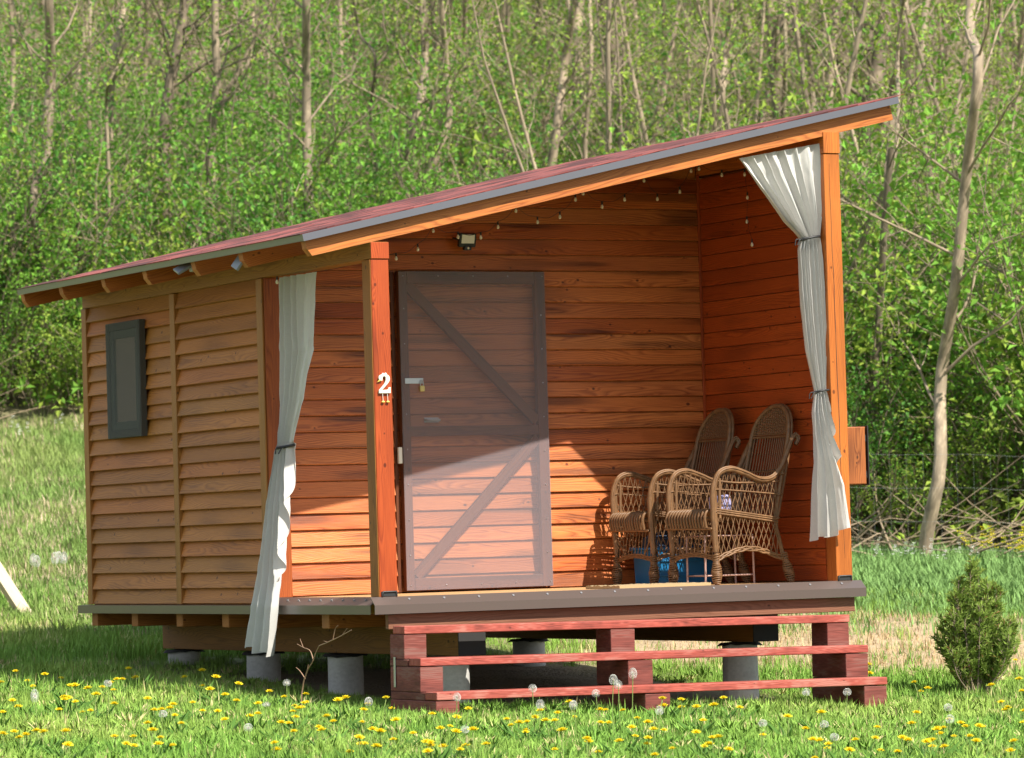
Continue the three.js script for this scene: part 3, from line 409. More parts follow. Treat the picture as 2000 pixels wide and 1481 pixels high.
    { const wg = new Build(); for (let k = 0; k < 11; k++) { const t = k / 10, y = lerp(0.70, 0.875, t); wg.tube([V(0.50 + 0.1 * t, y, z * (0.98 - 0.06 * t)), V(0.525 + 0.085 * t, y + 0.006, z * 0.9), V(0.53 + 0.06 * t, y + 0.002, z * 0.80)], 0.0052, 5, 0.2, false); } for (const f of [0.3, 0.75]) wg.tube([V(0.505, 0.69, z * lerp(0.97, 0.8, f)), V(0.60, 0.885, z * lerp(0.93, 0.8, f))], 0.004, 5, 0.2, false); part('wing', wg.geo(), M.cane, c); }
    // ties
    for (const [x, y] of [[0.475, 0.535], [0.503, 0.66], [0.452, 0.39], [0.002, 0.57], [0.002, 0.44]]) { const pts = []; for (let a = 0; a <= 10; a++) pts.push(V(x + Math.cos(a / 10 * 6.283) * 0.016, y + 0.003 * Math.sin(a), z + Math.sin(a / 10 * 6.283) * 0.016)); fr.tube(pts, 0.0045, 5, 0.2, false); }
  }
  // seat: canes running front to back, rolling over the front edge
  const seat = new Build(); for (let k = 0; k < 14; k++) { const z = lerp(-hw + 0.03, hw - 0.03, k / 13) + (r() - 0.5) * 0.005; seat.tube(smooth([V(0.46, 0.385, z), V(0.2, 0.43, z), V(0.0, 0.452, z), V(-0.04, 0.442, z), V(-0.055, 0.405, z), V(-0.045, 0.345, z)], 16), 0.0082 + r() * 0.002, 6, 0.25, true); } part('seat', seat.geo(), M.cane, c);
  fr.tube([V(-0.04, 0.345, -hw - 0.01), V(-0.035, 0.338, hw + 0.01)], 0.0085, 7, 0.3); fr.tube([V(0.45, 0.38, -hw), V(0.45, 0.38, hw)], 0.012, 7, 0.3); fr.tube([V(0.0, 0.40, -hw), V(0.0, 0.40, hw)], 0.011, 7, 0.3);
  // front apron, sagging
  for (const d of [0, 0.011, -0.01]) { const pts = []; for (let k = 0; k <= 16; k++) { const f = k / 16; pts.push(V(0.004 * Math.sin(k * 2.1 + d * 300), 0.155 + 0.03 * Math.sin(Math.PI * f) + d * 0.9, lerp(-hw, hw, f))); } fr.tube(pts, 0.0055, 6, 0.2); } for (let k = 0; k < 12; k++) { const f = (k + 0.5) / 12, z = lerp(-hw, hw, f); fr.tube([V(0.0, 0.34, z + 0.015), V(0.0, 0.165 + 0.03 * Math.sin(Math.PI * f), z - 0.02)], 0.003, 5, 0.2, false); } fr.tube([V(0, 0.33, -hw), V(0.0, 0.17, -hw * 0.45)], 0.006, 6, 0.2); fr.tube([V(0, 0.33, hw), V(0.0, 0.17, hw * 0.45)], 0.006, 6, 0.2);
  part('frame', fr.geo(), M.cane, c);
  // backrest: arch of cane, upright canes, woven head panel
  const bk = new Build(), bx = (y) => 0.455 + (y - 0.4) * 0.21 + 0.02 * Math.sin((y - 0.4) * 3), half = (y) => (y < 0.88 ? 0.205 - 0.02 * (y - 0.4) : 0.195 * Math.sqrt(Math.max(0, 1 - Math.pow((y - 0.88) / 0.205, 2)))), bow = (z, y) => 0.028 * (1 - Math.pow(z / 0.21, 2));
  const rim = []; for (let k = 0; k <= 40; k++) { const a = k / 40, y = a < 0.5 ? 0.39 + 0.69 * Math.sin(a * Math.PI) : 0.39 + 0.69 * Math.sin(a * Math.PI); const yy = a < 0.32 ? 0.39 + 0.49 * a / 0.32 : a > 0.68 ? 0.39 + 0.49 * (1 - a) / 0.32 : 0.88 + 0.2 * Math.sin((a - 0.32) / 0.36 * Math.PI), zz = a < 0.32 ? -half(yy) : a > 0.68 ? half(yy) : -0.195 * Math.cos((a - 0.32) / 0.36 * Math.PI); rim.push(V(bx(yy) + bow(zz, yy), yy, zz)); }
  bk.tube(smooth(rim, 70), 0.0145, 9, 0.3); bk.tube(smooth(rim.map((p) => p.clone().add(V(0.022, 0.004, 0))), 70), 0.011, 8, 0.3);
  for (const [y, rr] of [[0.89, 0.008], [0.905, 0.006], [0.68, 0.006]]) { const h = half(y), pts = []; for (let k = 0; k <= 10; k++) { const z = lerp(-h, h, k / 10); pts.push(V(bx(y) + bow(z, y), y, z)); } bk.tube(pts, rr, 6, 0.2); }
  for (let k = 1; k < 16; k++) { const z = lerp(-0.195, 0.195, k / 16), pts = []; for (let q = 0; q <= 6; q++) { const y = lerp(0.39, 0.89, q / 6), zz = z * half(y) / 0.2; pts.push(V(bx(y) + bow(zz, y), y, zz)); } bk.tube(pts, 0.0042, 5, 0.2, false); }
  part('backrest', bk.geo(), M.cane, c);
  const hd = new Build(); for (let k = 0; k < 17; k++) { const y = 0.905 + k * 0.0103, h = half(y); if (h < 0.02) break; const pts = []; for (let q = 0; q <= 18; q++) { const z = lerp(-h, h, q / 18); pts.push(V(bx(y) + bow(z, y) + 0.004 * (((q + k) % 2) * 2 - 1), y, z)); } hd.tube(pts, 0.0046, 5, 0.2, false); } for (let k = 1; k < 18; k++) { const z = lerp(-0.19, 0.19, k / 18), yt = 0.88 + 0.2 * Math.sqrt(Math.max(0, 1 - (z / 0.195) ** 2)); hd.tube([V(bx(0.9) + bow(z), 0.9, z), V(bx(yt) + bow(z), yt, z)], 0.004, 5, 0.2, false); } part('woven_headrest', hd.geo(), M.cane, c);
  return c;
}
{
  const c1 = makeChair('wicker armchair with high arched back standing next to the grey curtain and orange post', 5); c1.position.set(2.345, FY, -0.50); c1.rotation.y = 4 * R;
  const c2 = makeChair('wicker armchair with high arched back standing over the blue crate in the porch corner', 9); c2.position.set(2.285, FY, -1.13); c2.rotation.y = 0;
  // blue crate under the rear chair
  const cr = thing('plastic_crate', 'blue plastic crate of dark things on the porch floor under a wicker chair', 'crate', [2.62, FY, -1.22]), blue = plainMat([0.012, 0.155, 0.36], 0.4), dk = plainMat([0.02, 0.024, 0.032], 0.7);
  const wall = (w, h, d, x, y, z, tilt, ax) => { const m = part('side', new RoundedBoxGeometry(w, h, d, 2, 0.006), blue, cr); m.position.set(x, y, z); m.rotation[ax] = tilt; };
  wall(0.42, 0.22, 0.012, 0, 0.115, 0.145, 0.1, 'x'); wall(0.42, 0.22, 0.012, 0, 0.115, -0.145, -0.1, 'x'); wall(0.012, 0.22, 0.28, -0.205, 0.115, 0, 0.1, 'z'); wall(0.012, 0.22, 0.28, 0.205, 0.115, 0, -0.1, 'z'); part('bottom', new RoundedBoxGeometry(0.41, 0.012, 0.285, 1, 0.004), blue, cr).position.y = 0.007;
  { const b = new Build(), q = [[-0.225, -0.165], [0.225, -0.165], [0.225, 0.165], [-0.225, 0.165], [-0.225, -0.165]].map(([x, z]) => V(x, 0.225, z)); b.tube(q, 0.011, 8); part('rim', b.geo(), blue, cr); for (const y of [0.06, 0.15]) part('rib', new RoundedBoxGeometry(0.39, 0.012, 0.012, 1, 0.004), blue, cr).position.set(0, y, 0.155 - (0.115 - y) * 0.1); }
  const ld = thing('crate_lid', 'dark bundled cover piled on the blue plastic crate', 'cover', [2.62, FY + 0.235, -1.22]); { const g = new THREE.SphereGeometry(1, 28, 16), p = g.attributes.position; for (let k = 0; k < p.count; k++) { const x = p.getX(k), y = p.getY(k), z = p.getZ(k), n = 0.85 + 0.35 * fbm(x * 2.5 + 5, z * 2.5 + y, 81); p.setXYZ(k, Math.sign(x) * Math.pow(Math.abs(x), 0.6) * 0.19 * n, Math.max(-0.02, y * 0.10 * n), Math.sign(z) * Math.pow(Math.abs(z), 0.6) * 0.135 * n); } g.computeVertexNormals(); part('cover', g, plainMat([0.03, 0.05, 0.095], 0.8), ld); }
  // small pinkish metal stand under the front chair
  const sd = thing('metal_stand', 'low pinkish metal rod stand under the wicker chair beside the curtain', 'stand', [2.56, FY, -0.55]), pk = plainMat([0.42, 0.27, 0.24], 0.5, { metalness: 0.2 });
  for (const [x, z] of [[-0.17, 0.1], [0.17, 0.1], [-0.17, -0.12], [0.17, -0.12]]) { const b = new Build(); b.tube([V(x, 0, z), V(x * 0.98, 0.30, z)], 0.0065, 8); part('leg', b.geo(), pk, sd); } for (const y of [0.055, 0.295]) { const b = new Build(); b.tube([V(-0.17, y, 0.1), V(0.17, y, 0.1), V(0.17, y, -0.12), V(-0.17, y, -0.12), V(-0.17, y, 0.1)], 0.005, 7); part('rail', b.geo(), pk, sd); }
  { const g = new RoundedBoxGeometry(0.09, 0.10, 0.14, 3, 0.02), p = g.attributes.position; for (let k = 0; k < p.count; k++) p.setY(k, p.getY(k) + (fbm(p.getX(k) * 20 + 3, p.getZ(k) * 20, 83) - 0.5) * 0.02); g.computeVertexNormals(); const m = single('folded_cloth', g, plainMat([0.33, 0.31, 0.52], 0.9), 'small folded lavender cloth lying on the seat of a wicker chair', 'cloth'); m.position.set(2.49, FY + 0.49, -0.42); }
  // straw door mat
  const mg = new THREE.BoxGeometry(0.62, 0.014, 0.42, 40, 1, 30), p = mg.attributes.position; for (let k = 0; k < p.count; k++) if (p.getY(k) > 0) p.setY(k, p.getY(k) + noise2(p.getX(k) * 90, p.getZ(k) * 90, 4) * 0.008); mg.computeVertexNormals(); const mat = single('door_mat', mg, plainMat([0.36, 0.26, 0.14], 0.95), 'straw coloured door mat on the porch floor right of the door', 'mat'); mat.position.set(1.92, FY + 0.0075, -0.32);
}

// ---------------------------------------------------------------- fittings
{
  const fl = thing('floodlight', 'small black floodlight with white panel above the screen door', 'floodlight', [1.338, 2.185, -1.43]);
  part('housing', new RoundedBoxGeometry(0.115, 0.085, 0.03, 2, 0.006), M.black, fl).rotation.x = 0.25; { const m = part('panel', new RoundedBoxGeometry(0.088, 0.055, 0.006, 1, 0.002), plainMat([0.75, 0.74, 0.70], 0.3), fl); m.position.set(0, 0.006, 0.017); m.rotation.x = 0.25; } { const b = new Build(); b.tube([V(-0.05, 0, -0.0), V(-0.062, 0.01, -0.03), V(-0.06, 0.02, -0.078), V(0.06, 0.02, -0.078), V(0.062, 0.01, -0.03), V(0.05, 0, 0)], 0.006, 6); part('bracket', b.geo(), M.black, fl); } part('sensor', new RoundedBoxGeometry(0.05, 0.026, 0.03, 1, 0.006), M.black, fl).position.set(0, -0.05, 0.0); part('sensor_lens', new THREE.SphereGeometry(0.008, 8, 6), M.white, fl).position.set(0, -0.05, 0.016);
  const sl = thing('string_lights', 'string of small clear bulbs draped under the porch roof', 'string lights');
  const px = [[541, 550], [773.7, 504], [816, 486], [846, 450], [894.6, 462], [939, 463], [972.6, 442.5], [1007.6, 411], [1050, 433], [1093.5, 423], [1124, 389], [1139, 377], [1176, 403], [1220, 389], [1258, 352], [1284, 388], [1328, 374], [1350, 333]], pts = px.map(([u, v]) => onPlane(u, v, 'z', -1.40)); for (const [u, v] of [[1365.5, 329], [1410, 341], [1454.6, 340], [1460, 385], [1459, 432], [1469, 477]]) pts.push(onPlane(u, v, 'x', 3.005));
  const b = new Build(); for (let k = 0; k + 1 < pts.length; k++) { const a = pts[k].clone().add(V(0, 0.03, 0)), c = pts[k + 1].clone().add(V(0, 0.03, 0)), m = a.clone().lerp(c, 0.5); m.y -= 0.022; b.tube(smooth([a, m, c], 8), 0.0015, 4, 1, false); } part('wire', b.geo(), M.black, sl);
  const bulb = new THREE.LatheGeometry([[0.0005, -0.016], [0.007, -0.013], [0.0095, -0.006], [0.0085, 0.001], [0.005, 0.009], [0.0045, 0.012]].map((q) => new THREE.Vector2(...q)), 10), bm = new THREE.MeshPhysicalMaterial({ color: new THREE.Color().setRGB(0.85, 0.80, 0.70), roughness: 0.25 }), sock = new THREE.CylinderGeometry(0.0055, 0.0055, 0.02, 7).translate(0, 0.02, 0);
  for (const q of pts) { const m = part('bulb', bulb, bm, sl); m.position.copy(q); part('socket', sock, M.black, m); }
  // two small solar lamps under the low eave
  const solar = (label, x, y, z, tilt) => { const s = thing('solar_lamp', label, 'lamp', [x, y, z]); const m = part('panel', new RoundedBoxGeometry(0.15, 0.018, 0.085, 2, 0.004), plainMat([0.20, 0.215, 0.24], 0.35), s); m.rotation.set(0.35, 0, tilt); part('arm', new Build().tube(smooth([V(0, -0.005, 0), V(0.05, 0.0, 0.01), V(0.075, 0.03, 0.02)], 8), 0.007, 6).geo(), M.black, s); part('lamp_head', new RoundedBoxGeometry(0.045, 0.035, 0.05, 2, 0.008), plainMat([0.35, 0.36, 0.37], 0.4), s).position.set(0.04, -0.02, 0.02); };
  solar('solar lamp with tilted panel on a shaded rafter over the lapped side wall', -0.375, 2.045, -1.80, 0.55); solar('solar lamp on the rafter tail nearest the front corner of the eave', -0.375, 2.03, -0.97, 1.05);
  // house number 2 with dangling legs on the red post
  const nm = thing('house_number', 'white bird-shaped number 2 with dangling legs on the red post', 'number sign', [0.06, 1.19, 0.002]);
  const font = await new FontLoader().loadAsync('fonts/droid/droid_serif_bold.typeface.json'), tg = new TextGeometry('2', { font, size: 0.105, depth: 0.008, curveSegments: 6, bevelEnabled: true, bevelSize: 0.002, bevelThickness: 0.002, bevelSegments: 1 }); tg.computeBoundingBox(); tg.translate(-(tg.boundingBox.max.x + tg.boundingBox.min.x) / 2, 0, 0.004); part('numeral', tg, plainMat([0.80, 0.76, 0.62], 0.5), nm);
  for (const [x, y] of [[-0.022, 0.093], [-0.008, 0.107], [0.008, 0.108]]) part('crest', new THREE.SphereGeometry(0.008, 8, 6), M.white, nm).position.set(x, y, 0.008); part('beak', new THREE.ConeGeometry(0.007, 0.022, 8).rotateZ(Math.PI / 2 + 0.5), M.yellowPaint, nm).position.set(-0.036, 0.068, 0.008);
  for (const x of [-0.014, 0.016]) { part('leg', new Build().tube([V(x, 0.004, 0.008), V(x + 0.003, -0.045, 0.008)], 0.0018, 5).geo(), M.white, nm); const f = part('foot', new THREE.SphereGeometry(0.011, 10, 6), M.yellowPaint, nm); f.scale.set(1, 0.55, 0.6); f.position.set(x + 0.003, -0.05, 0.009); }
  // wooden meter box on the outside wall
  const bx = thing('meter_box', 'brown wooden box with hinged door on the outer wall behind the orange post', 'box', [3.245, 0.61, -0.16]); timber('case', [-0.09, 0.068], [0, 0.35], [-0.13, 0.10], M.boxWood, bx, 'y'); timber('door', [-0.084, 0.052], [0.004, 0.346], [0.102, 0.120], M.boxWood, bx, 'y', 0.003); for (const y of [0.06, 0.28]) part('hinge', new THREE.CylinderGeometry(0.005, 0.005, 0.04, 8), M.black, bx).position.set(0.058, y, 0.112); timber('edge_strip', [0.0685, 0.076], [-0.004, 0.356], [-0.125, 0.121], M.black, bx, 'y', 0.002);
}

// ---------------------------------------------------------------- vegetation helpers
console.log('plants');
const dirRand = (r) => { const a = r() * 6.283, z = r() * 2 - 1, q = Math.sqrt(1 - z * z); return V(q * Math.cos(a), z, q * Math.sin(a)); };
function leafCol(r, kind) { // fresh spring leaves: green, yellow green, deep green
  const k = r(), base = kind === 'deep' ? [0.115, 0.285, 0.05] : kind === 'yellow' ? [0.28, 0.385, 0.055] : [0.18, 0.365, 0.045], f = 0.84 + 0.32 * k, h = (r() - 0.5) * 0.03; return [clamp(base[0] * f + h, 0.02, 1), base[1] * f, base[2] * f];
}
function addLeaves(b, at, n, spread, len, r, kind) { const tone = 0.78 + 0.44 * r(); for (let k = 0; k < n; k++) { const p = at.clone().add(dirRand(r).multiplyScalar(spread * Math.cbrt(r()))), d = dirRand(r); d.y = d.y * 0.6 - 0.15; d.normalize(); let s = V(0, 1, 0).cross(d).add(dirRand(r).multiplyScalar(0.6)); s.addScaledVector(d, -s.dot(d)).normalize(); const L = len * (0.6 + 0.8 * r()); b.leaf(p, d, s, L, L * (0.5 + 0.2 * r()), leafCol(r, kind).map((c) => c * tone)); } }
function branchOut(tb, lb, from, dir, len, rad, r, o, lvl = 0) {
  const pts = [from.clone()], n = 4; let d = dir.clone(), p = from.clone(); for (let k = 0; k < n; k++) { d.add(dirRand(r).multiplyScalar(o.wob ?? 0.28)).add(V(0, 0.10, 0)).normalize(); p = p.clone().addScaledVector(d, len / n); pts.push(p); }
  tb.tube(pts, (t) => rad * (1 - 0.75 * t), lvl ? 3 : 5, 0.6, false);
  if (lvl < (o.depth ?? 1)) { const m = o.kids ?? 4; for (let k = 0; k < m; k++) { const t = 0.3 + 0.7 * (k + r()) / m, i = Math.min(n - 1, Math.floor(t * n)), q = pts[i].clone().lerp(pts[i + 1], t * n - i), dd = d.clone().add(dirRand(r).multiplyScalar(0.9)).normalize(); branchOut(tb, lb, q, dd, len * (0.35 + 0.25 * r()), rad * 0.45, r, o, lvl + 1); } }
  if (lb && o.leaves) for (let k = 1; k <= n; k++) if (r() < (o.fill ?? 0.8)) addLeaves(lb, pts[k], Math.round(o.leaves * (0.5 + r())), o.spread ?? 0.22, o.len ?? 0.055, r, typeof o.kind === 'function' ? o.kind(r) : o.kind);
}
function treeGeo(seed, path, rad0, rad1, o) { // trunk with limbs, and crown
  const r = rng(seed), tb = new Build(), lb = new Build(); tb.tube(path, (t) => lerp(rad0, rad1, Math.pow(t, 0.85)) * (t < 0.04 ? 1.25 : 1), o.sides ?? 8, 0.8, false);
  const N = path.length - 1; for (let k = 0; k < o.branches; k++) { const t = lerp(o.from ?? 0.15, 0.98, (k + r()) / o.branches), i = Math.min(N - 1, Math.floor(t * N)), p = path[i].clone().lerp(path[i + 1], t * N - i), a = r() * 6.283, d = V(Math.cos(a), 0.35 + 0.7 * r(), Math.sin(a)).normalize(); branchOut(tb, lb, p, d, o.blen * (0.45 + 0.8 * r()) * (1 - 0.4 * t), Math.max(0.004, lerp(rad0, rad1, t) * 0.3), r, o); }
  return [tb.geo(), lb.p.length ? lb.geo() : null];
}
const treeLabels = {};
function plantTree(name, label, cat, geos, mat, pos, group) { const g = thing(name, label, cat, pos, group); part('trunk', geos[0], mat, g); if (geos[1]) part('crown', geos[1], M.leaf, g); return g; }
const toGround = (u, v) => { const d = ray(u, v).normalize(); for (let k = 26; k < 160; k += 0.1) { const p = CAM.clone().addScaledVector(d, k); if (p.y < groundY(p.x, p.z)) return p; } return null; };

// ---------------------------------------------------------------- the trees that stand out in the wood (outline of each trunk read off the photograph, distance from where it meets the slope)
{
  const T = [ // label, depth or null when the foot shows, width px, path px from the foot up, bark, leaves
    ['straight brown trunk rising above the leafy slope behind the low back corner of the roof', 48, 25, [[92, 262], [97, 150], [104, 0], [108, -300]], 0],
    ['slender tree with a slight lean between two stouter trunks over the low eave', 49.5, 19, [[213, 218], [225, 120], [240, 0], [262, -300]], 2],
    ['dark leaning trunk on the leafy slope above the low eave', 48, 27, [[322, 246], [338, 130], [357, 20], [366, -300]], 1],
    ['pale trunk forking low down on the slope above the window', 48, 21, [[412, 268], [425, 170], [422, 60], [418, -300]], 0, [[418, 235], [450, 170], [492, 88], [540, 0]]],
    ['tall straight trunk rising right behind the red shingles near the front eave corner', 47, 23, [[606, 470], [600, 330], [597, 150], [603, 0], [606, -350]], 0],
    ['thick S-curved trunk sweeping up behind the middle of the roof', 49, 22, [[770, 420], [783, 330], [815, 225], [828, 120], [822, 0], [815, -300]], 0],
    ['thinner bent trunk sweeping beside the thick curved one behind the roof', 49, 17, [[818, 400], [850, 315], [877, 235], [872, 130], [862, 0], [860, -300]], 2],
    ['pale slanting trunk behind the roof above the floodlight', 51, 21, [[1076, 350], [1090, 230], [1105, 110], [1122, 0], [1150, -300]], 2],
    ['thin pale trunk behind the roof above the inner porch corner', 51, 14, [[1408, 290], [1410, 190], [1422, 80], [1430, 0], [1440, -300]], 2],
    ['pale straight trunk just behind the roof left of the orange post top', 52, 17, [[1622, 260], [1620, 190], [1632, 60], [1638, -40], [1650, -300]], 2],
    ['twin-stemmed pale tree behind the roof near the orange post', 54, 12, [[1590, 260], [1588, 190], [1578, 80], [1574, -40], [1570, -300]], 2],
    ['brown trunk standing just past the high tip of the roof', 50, 22, [[1716, 560], [1738, 330], [1745, 200], [1758, 60], [1765, -60], [1790, -350]], 0],
    ['grey-brown trunk beside the one at the high roof tip', 53, 21, [[1772, 520], [1778, 290], [1790, 150], [1812, 0], [1850, -300]], 0],
    ['tall clean trunk standing in the brushwood at the edge of the wood', 37.2, 30, [[1808, 1062], [1832, 920], [1846, 740], [1866, 560], [1884, 340], [1895, 150], [1920, 0], [1950, -350]], 2],
    ['dark slim trunk at the foot of the wood beyond the brushwood by the meter box', 40, 20, [[1700, 1010], [1706, 800], [1718, 600], [1722, 430], [1730, 300]], 1],
    ['crooked dark sapling with elbowed limbs behind the roof beside the curved trunks', 50, 8, [[745, 400], [724, 230], [735, 120], [700, 60], [688, -40]], 1, [[735, 130], [757, 95], [748, 40], [760, -40]]],
    ['dark trunk at the edge of the wood over the meadow behind the cabin', 46, 22, [[90, 770], [84, 650], [82, 540], [70, 400], [76, 300]], 1],
    ['slim dark trunk by the cabin corner at the edge of the wood', 46, 18, [[152, 770], [150, 690], [140, 560], [146, 430]], 1],
    ['slim grey trunk at the meadow edge with fallen branches at its foot', 46, 13, [[14, 780], [18, 640], [24, 460], [20, 300]], 3],
    ['thin wavy stem growing out of the bushes above the low eave', 47, 9, [[205, 520], [212, 380], [200, 200], [215, 160], [235, 110]], 3],
    ['grey stem leaning out of the brush just right of the orange post', 41, 12, [[1640, 640], [1680, 480], [1735, 330], [1756, 210], [1770, 60], [1790, -200]], 0],
  ];
  const rr = rng(515); for (const u of [28, 152, 178, 283, 478, 525, 662, 700, 905, 985, 1042, 1150, 1212, 1292, 1342, 1480, 1532, 1690, 1838, 1950, 1985]) { const lean = (rr() - 0.35) * 60, y0 = 330 + rr() * 160; T.push(['slender pale bare trunk rising out of the bushes on the slope', 51 + rr() * 10, 8 + rr() * 7, [[u - lean * 0.6, y0], [u - lean * 0.2 + (rr() - 0.5) * 16, y0 - 150], [u + (rr() - 0.5) * 14, 120], [u + lean * 0.5, -30], [u + lean, -300]], [0, 2, 2, 3][Math.floor(rr() * 4)]]); }
  T.forEach(([label, depth, wpx, path, bk, fork], n) => {
    let s = depth; if (!s) { const p = toGround(...path[0]); s = p ? sOf(p.x, p.z) : 55; }
    const w = path.map(([u, v]) => atDepth(u, v, s)), r = rng(n * 71 + 3), base = w[0].clone(); w.forEach((p, i) => i && p.addScaledVector(FWD, (r() - 0.5) * 0.5 * i)); base.y = groundY(base.x, base.z) - 0.15;
    if (w[0].y - base.y > 0.3) w.unshift(base); else w[0].y = Math.min(w[0].y, base.y + 0.1);
    const o0 = w[0].clone(), loc = w.map((p) => p.clone().sub(o0)), rad = wpx / 2 * s / FPX, sm = smooth(loc, 26), opt = { branches: 13, from: 0.3, blen: 1.9, leaves: 7, spread: 0.25, len: 0.055, kids: 4, fill: n < 21 ? 0.4 : 0.25, kind: (q) => (q() < 0.6 ? 'yellow' : 'green') };
    const [tg, cg] = treeGeo(n * 13 + 5, sm, rad, rad * 0.62, opt); let g = tg;
    if (fork) { const fb = new Build(); const fp = fork.map(([u, v]) => atDepth(u, v, s).sub(o0)); fb.tube(smooth(fp, 16), (t) => rad * lerp(0.62, 0.35, t), 7, 0.8, false); g = mergeGeometries([tg, fb.geo()]); }
    plantTree('forest_tree', label, 'tree', [g, cg], M.bark[bk], [o0.x, o0.y, o0.z], n < 21 ? 'trees standing out in the wood' : 'slender bare trunks on the slope');
  });
}
// ---------------------------------------------------------------- the wood behind: copies of a few trees, saplings and shrubs
{
  const r = rng(404), protos = { tree: [], sapling: [], shrub: [] };
  const gtree = 'slim spring trees of the wood on the slope', gsap = 'saplings of the wood on the slope', gshr = 'leafy shrubs under the trees on the slope';
  const hide = (o) => o;
  for (let k = 0; k < 6; k++) { const q = rng(k * 17 + 900), path = [V(0, -0.2, 0)]; let d = V((q() - 0.5) * 0.25, 1, (q() - 0.5) * 0.25).normalize(), p = path[0].clone(); for (let j = 0; j < 9; j++) { d.add(V((q() - 0.5) * 0.16, 0.03, (q() - 0.5) * 0.16)).normalize(); p = p.clone().addScaledVector(d, 1.05); path.push(p); } protos.tree.push([treeGeo(k * 23 + 100, smooth(path, 18), 0.08 + q() * 0.05, 0.035, { branches: 18, from: 0.22, blen: 1.9, leaves: 8, fill: 0.36, spread: 0.18, len: 0.058, kids: 4, sides: 7, kind: (z) => (z() < 0.65 ? 'yellow' : 'green') }), k]); }
  for (let k = 0; k < 5; k++) { const q = rng(k * 19 + 500), path = [V(0, -0.15, 0)]; let d = V((q() - 0.5) * 0.4, 1, (q() - 0.5) * 0.4).normalize(), p = path[0].clone(); for (let j = 0; j < 7; j++) { d.add(V((q() - 0.5) * 0.22, 0.05, (q() - 0.5) * 0.22)).normalize(); p = p.clone().addScaledVector(d, 0.9); path.push(p); } protos.sapling.push([treeGeo(k * 29 + 300, path, 0.03 + q() * 0.02, 0.008, { branches: 22, from: 0.1, blen: 1.5, leaves: 2.2, fill: 0.6, spread: 0.16, len: 0.055, kids: 3, sides: 5, kind: 'yellow' }), k]); }
  for (let k = 0; k < 6; k++) {
    const q = rng(k * 37 + 40), tb = new Build(), lb = new Build(), kind = k % 3 === 2 ? 'yellow' : k % 3 === 1 ? 'deep' : 'green', H = 1.5 + q() * 1.2; for (let j = 0; j < 9; j++) { const a = q() * 6.283, d = V(Math.cos(a) * 0.55, 1, Math.sin(a) * 0.55).normalize(); branchOut(tb, lb, V(Math.cos(a) * 0.15, -0.1, Math.sin(a) * 0.15), d, H * (0.7 + 0.5 * q()), 0.013, q, { depth: 1, kids: 6, leaves: 9, fill: 0.72, spread: 0.17, len: 0.062, kind: (z) => (z() < 0.75 ? kind : 'green'), wob: 0.22 }); }
    protos.shrub.push([[tb.geo(), lb.geo()], k]);
  }
  const LB = { tree: 'slim young tree with small new leaves in the wood on the slope', sapling: 'thin bare-looking sapling with few tiny leaves in the wood on the slope', shrub: ['fresh green leafy shrub under the trees on the slope', 'deep green leafy shrub under the trees on the slope', 'yellow-green leafy shrub under the trees on the slope'] };
  const first = new Map();
  const put = (kind, k, s, t, sc) => {
    const p = ST(s, t), y = groundY(p.x, p.z), [geos] = protos[kind][k], key = kind + k, label = kind === 'shrub' ? LB.shrub[k % 3] : LB[kind]; let o;
    if (!first.has(key)) { o = thing({ tree: 'slim_tree', sapling: 'sapling', shrub: 'leafy_shrub' }[kind], label, { tree: 'tree', sapling: 'sapling', shrub: 'shrub' }[kind], [0, 0, 0], { tree: gtree, sapling: gsap, shrub: gshr }[kind] + (kind === 'shrub' ? ['', ', deep green', ', yellow-green'][k % 3] : '')); part(kind === 'shrub' ? 'stem' : 'trunk', geos[0], pick(M.bark, r), o); part(kind === 'shrub' ? 'foliage' : 'crown', geos[1], M.leaf, o); first.set(key, o); }
    else { const f = first.get(key); o = f.clone(); o.name = numbered({ tree: 'slim_tree', sapling: 'sapling', shrub: 'leafy_shrub' }[kind]); o.userData = { ...f.userData }; scene.add(o); }
    o.position.set(p.x, y, p.z); o.rotation.y = r() * 6.283; o.scale.setScalar(sc);
  };
  const half = (s) => s * 0.128 + 2.2;
  for (let k = 0; k < 120; k++) { const s = 50 + Math.pow(r(), 0.8) * 48, t = (r() * 2 - 1) * half(s); if (s < edgeOf(t) + 4 || (t < 1 && s < 61)) continue; put('tree', Math.floor(r() * 6), s, t, 0.8 + 0.5 * r()); }
  for (let k = 0; k < 170; k++) { const s = 41 + Math.pow(r(), 0.8) * 48, t = lerp(-0.9, 1, Math.pow(r(), 0.75)) * half(s); if (s < edgeOf(t) + 2 || (t < 0 && s < 56)) continue; put('sapling', Math.floor(r() * 5), s, t, 0.8 + 0.5 * r()); }
  for (let k = 0; k < 40; k++) { const left = k % 2, t = left ? -7.4 + r() * 4.6 : 2.3 + r() * 4.0, s = edgeOf(t) + (left ? 0.7 : 1.0) + r() * 1.6; put('shrub', [0, 3, 2, 5, 1][Math.floor(r() * 5)], s, t, 0.5 + 0.3 * r()); }
  // shrubs: a belt along the wood's edge, then scattered up the slope, thickest on the left
  for (let k = 0; k < 235; k++) { const belt = k < 95, t0 = (r() * 2 - 1), s = belt ? 0 : 43 + Math.pow(r(), 1.1) * 34; let t = t0 * (belt ? 8 : half(s)); const ss = belt ? edgeOf(t) + 1.0 + r() * 4.5 : s; if (belt) t = t0 * (ss * 0.128 + 1.5); if (ss < edgeOf(t) + 0.8) continue; const right = t > 2.2; if (!belt && t > 0 && ss > 56 && r() < 0.5) continue; put('shrub', right && belt ? [0, 3, 2, 5][Math.floor(r() * 4)] : Math.floor(r() * 6), ss, t, (belt && right ? 1.3 : 1.05) * (0.75 + 0.5 * r())); }
}
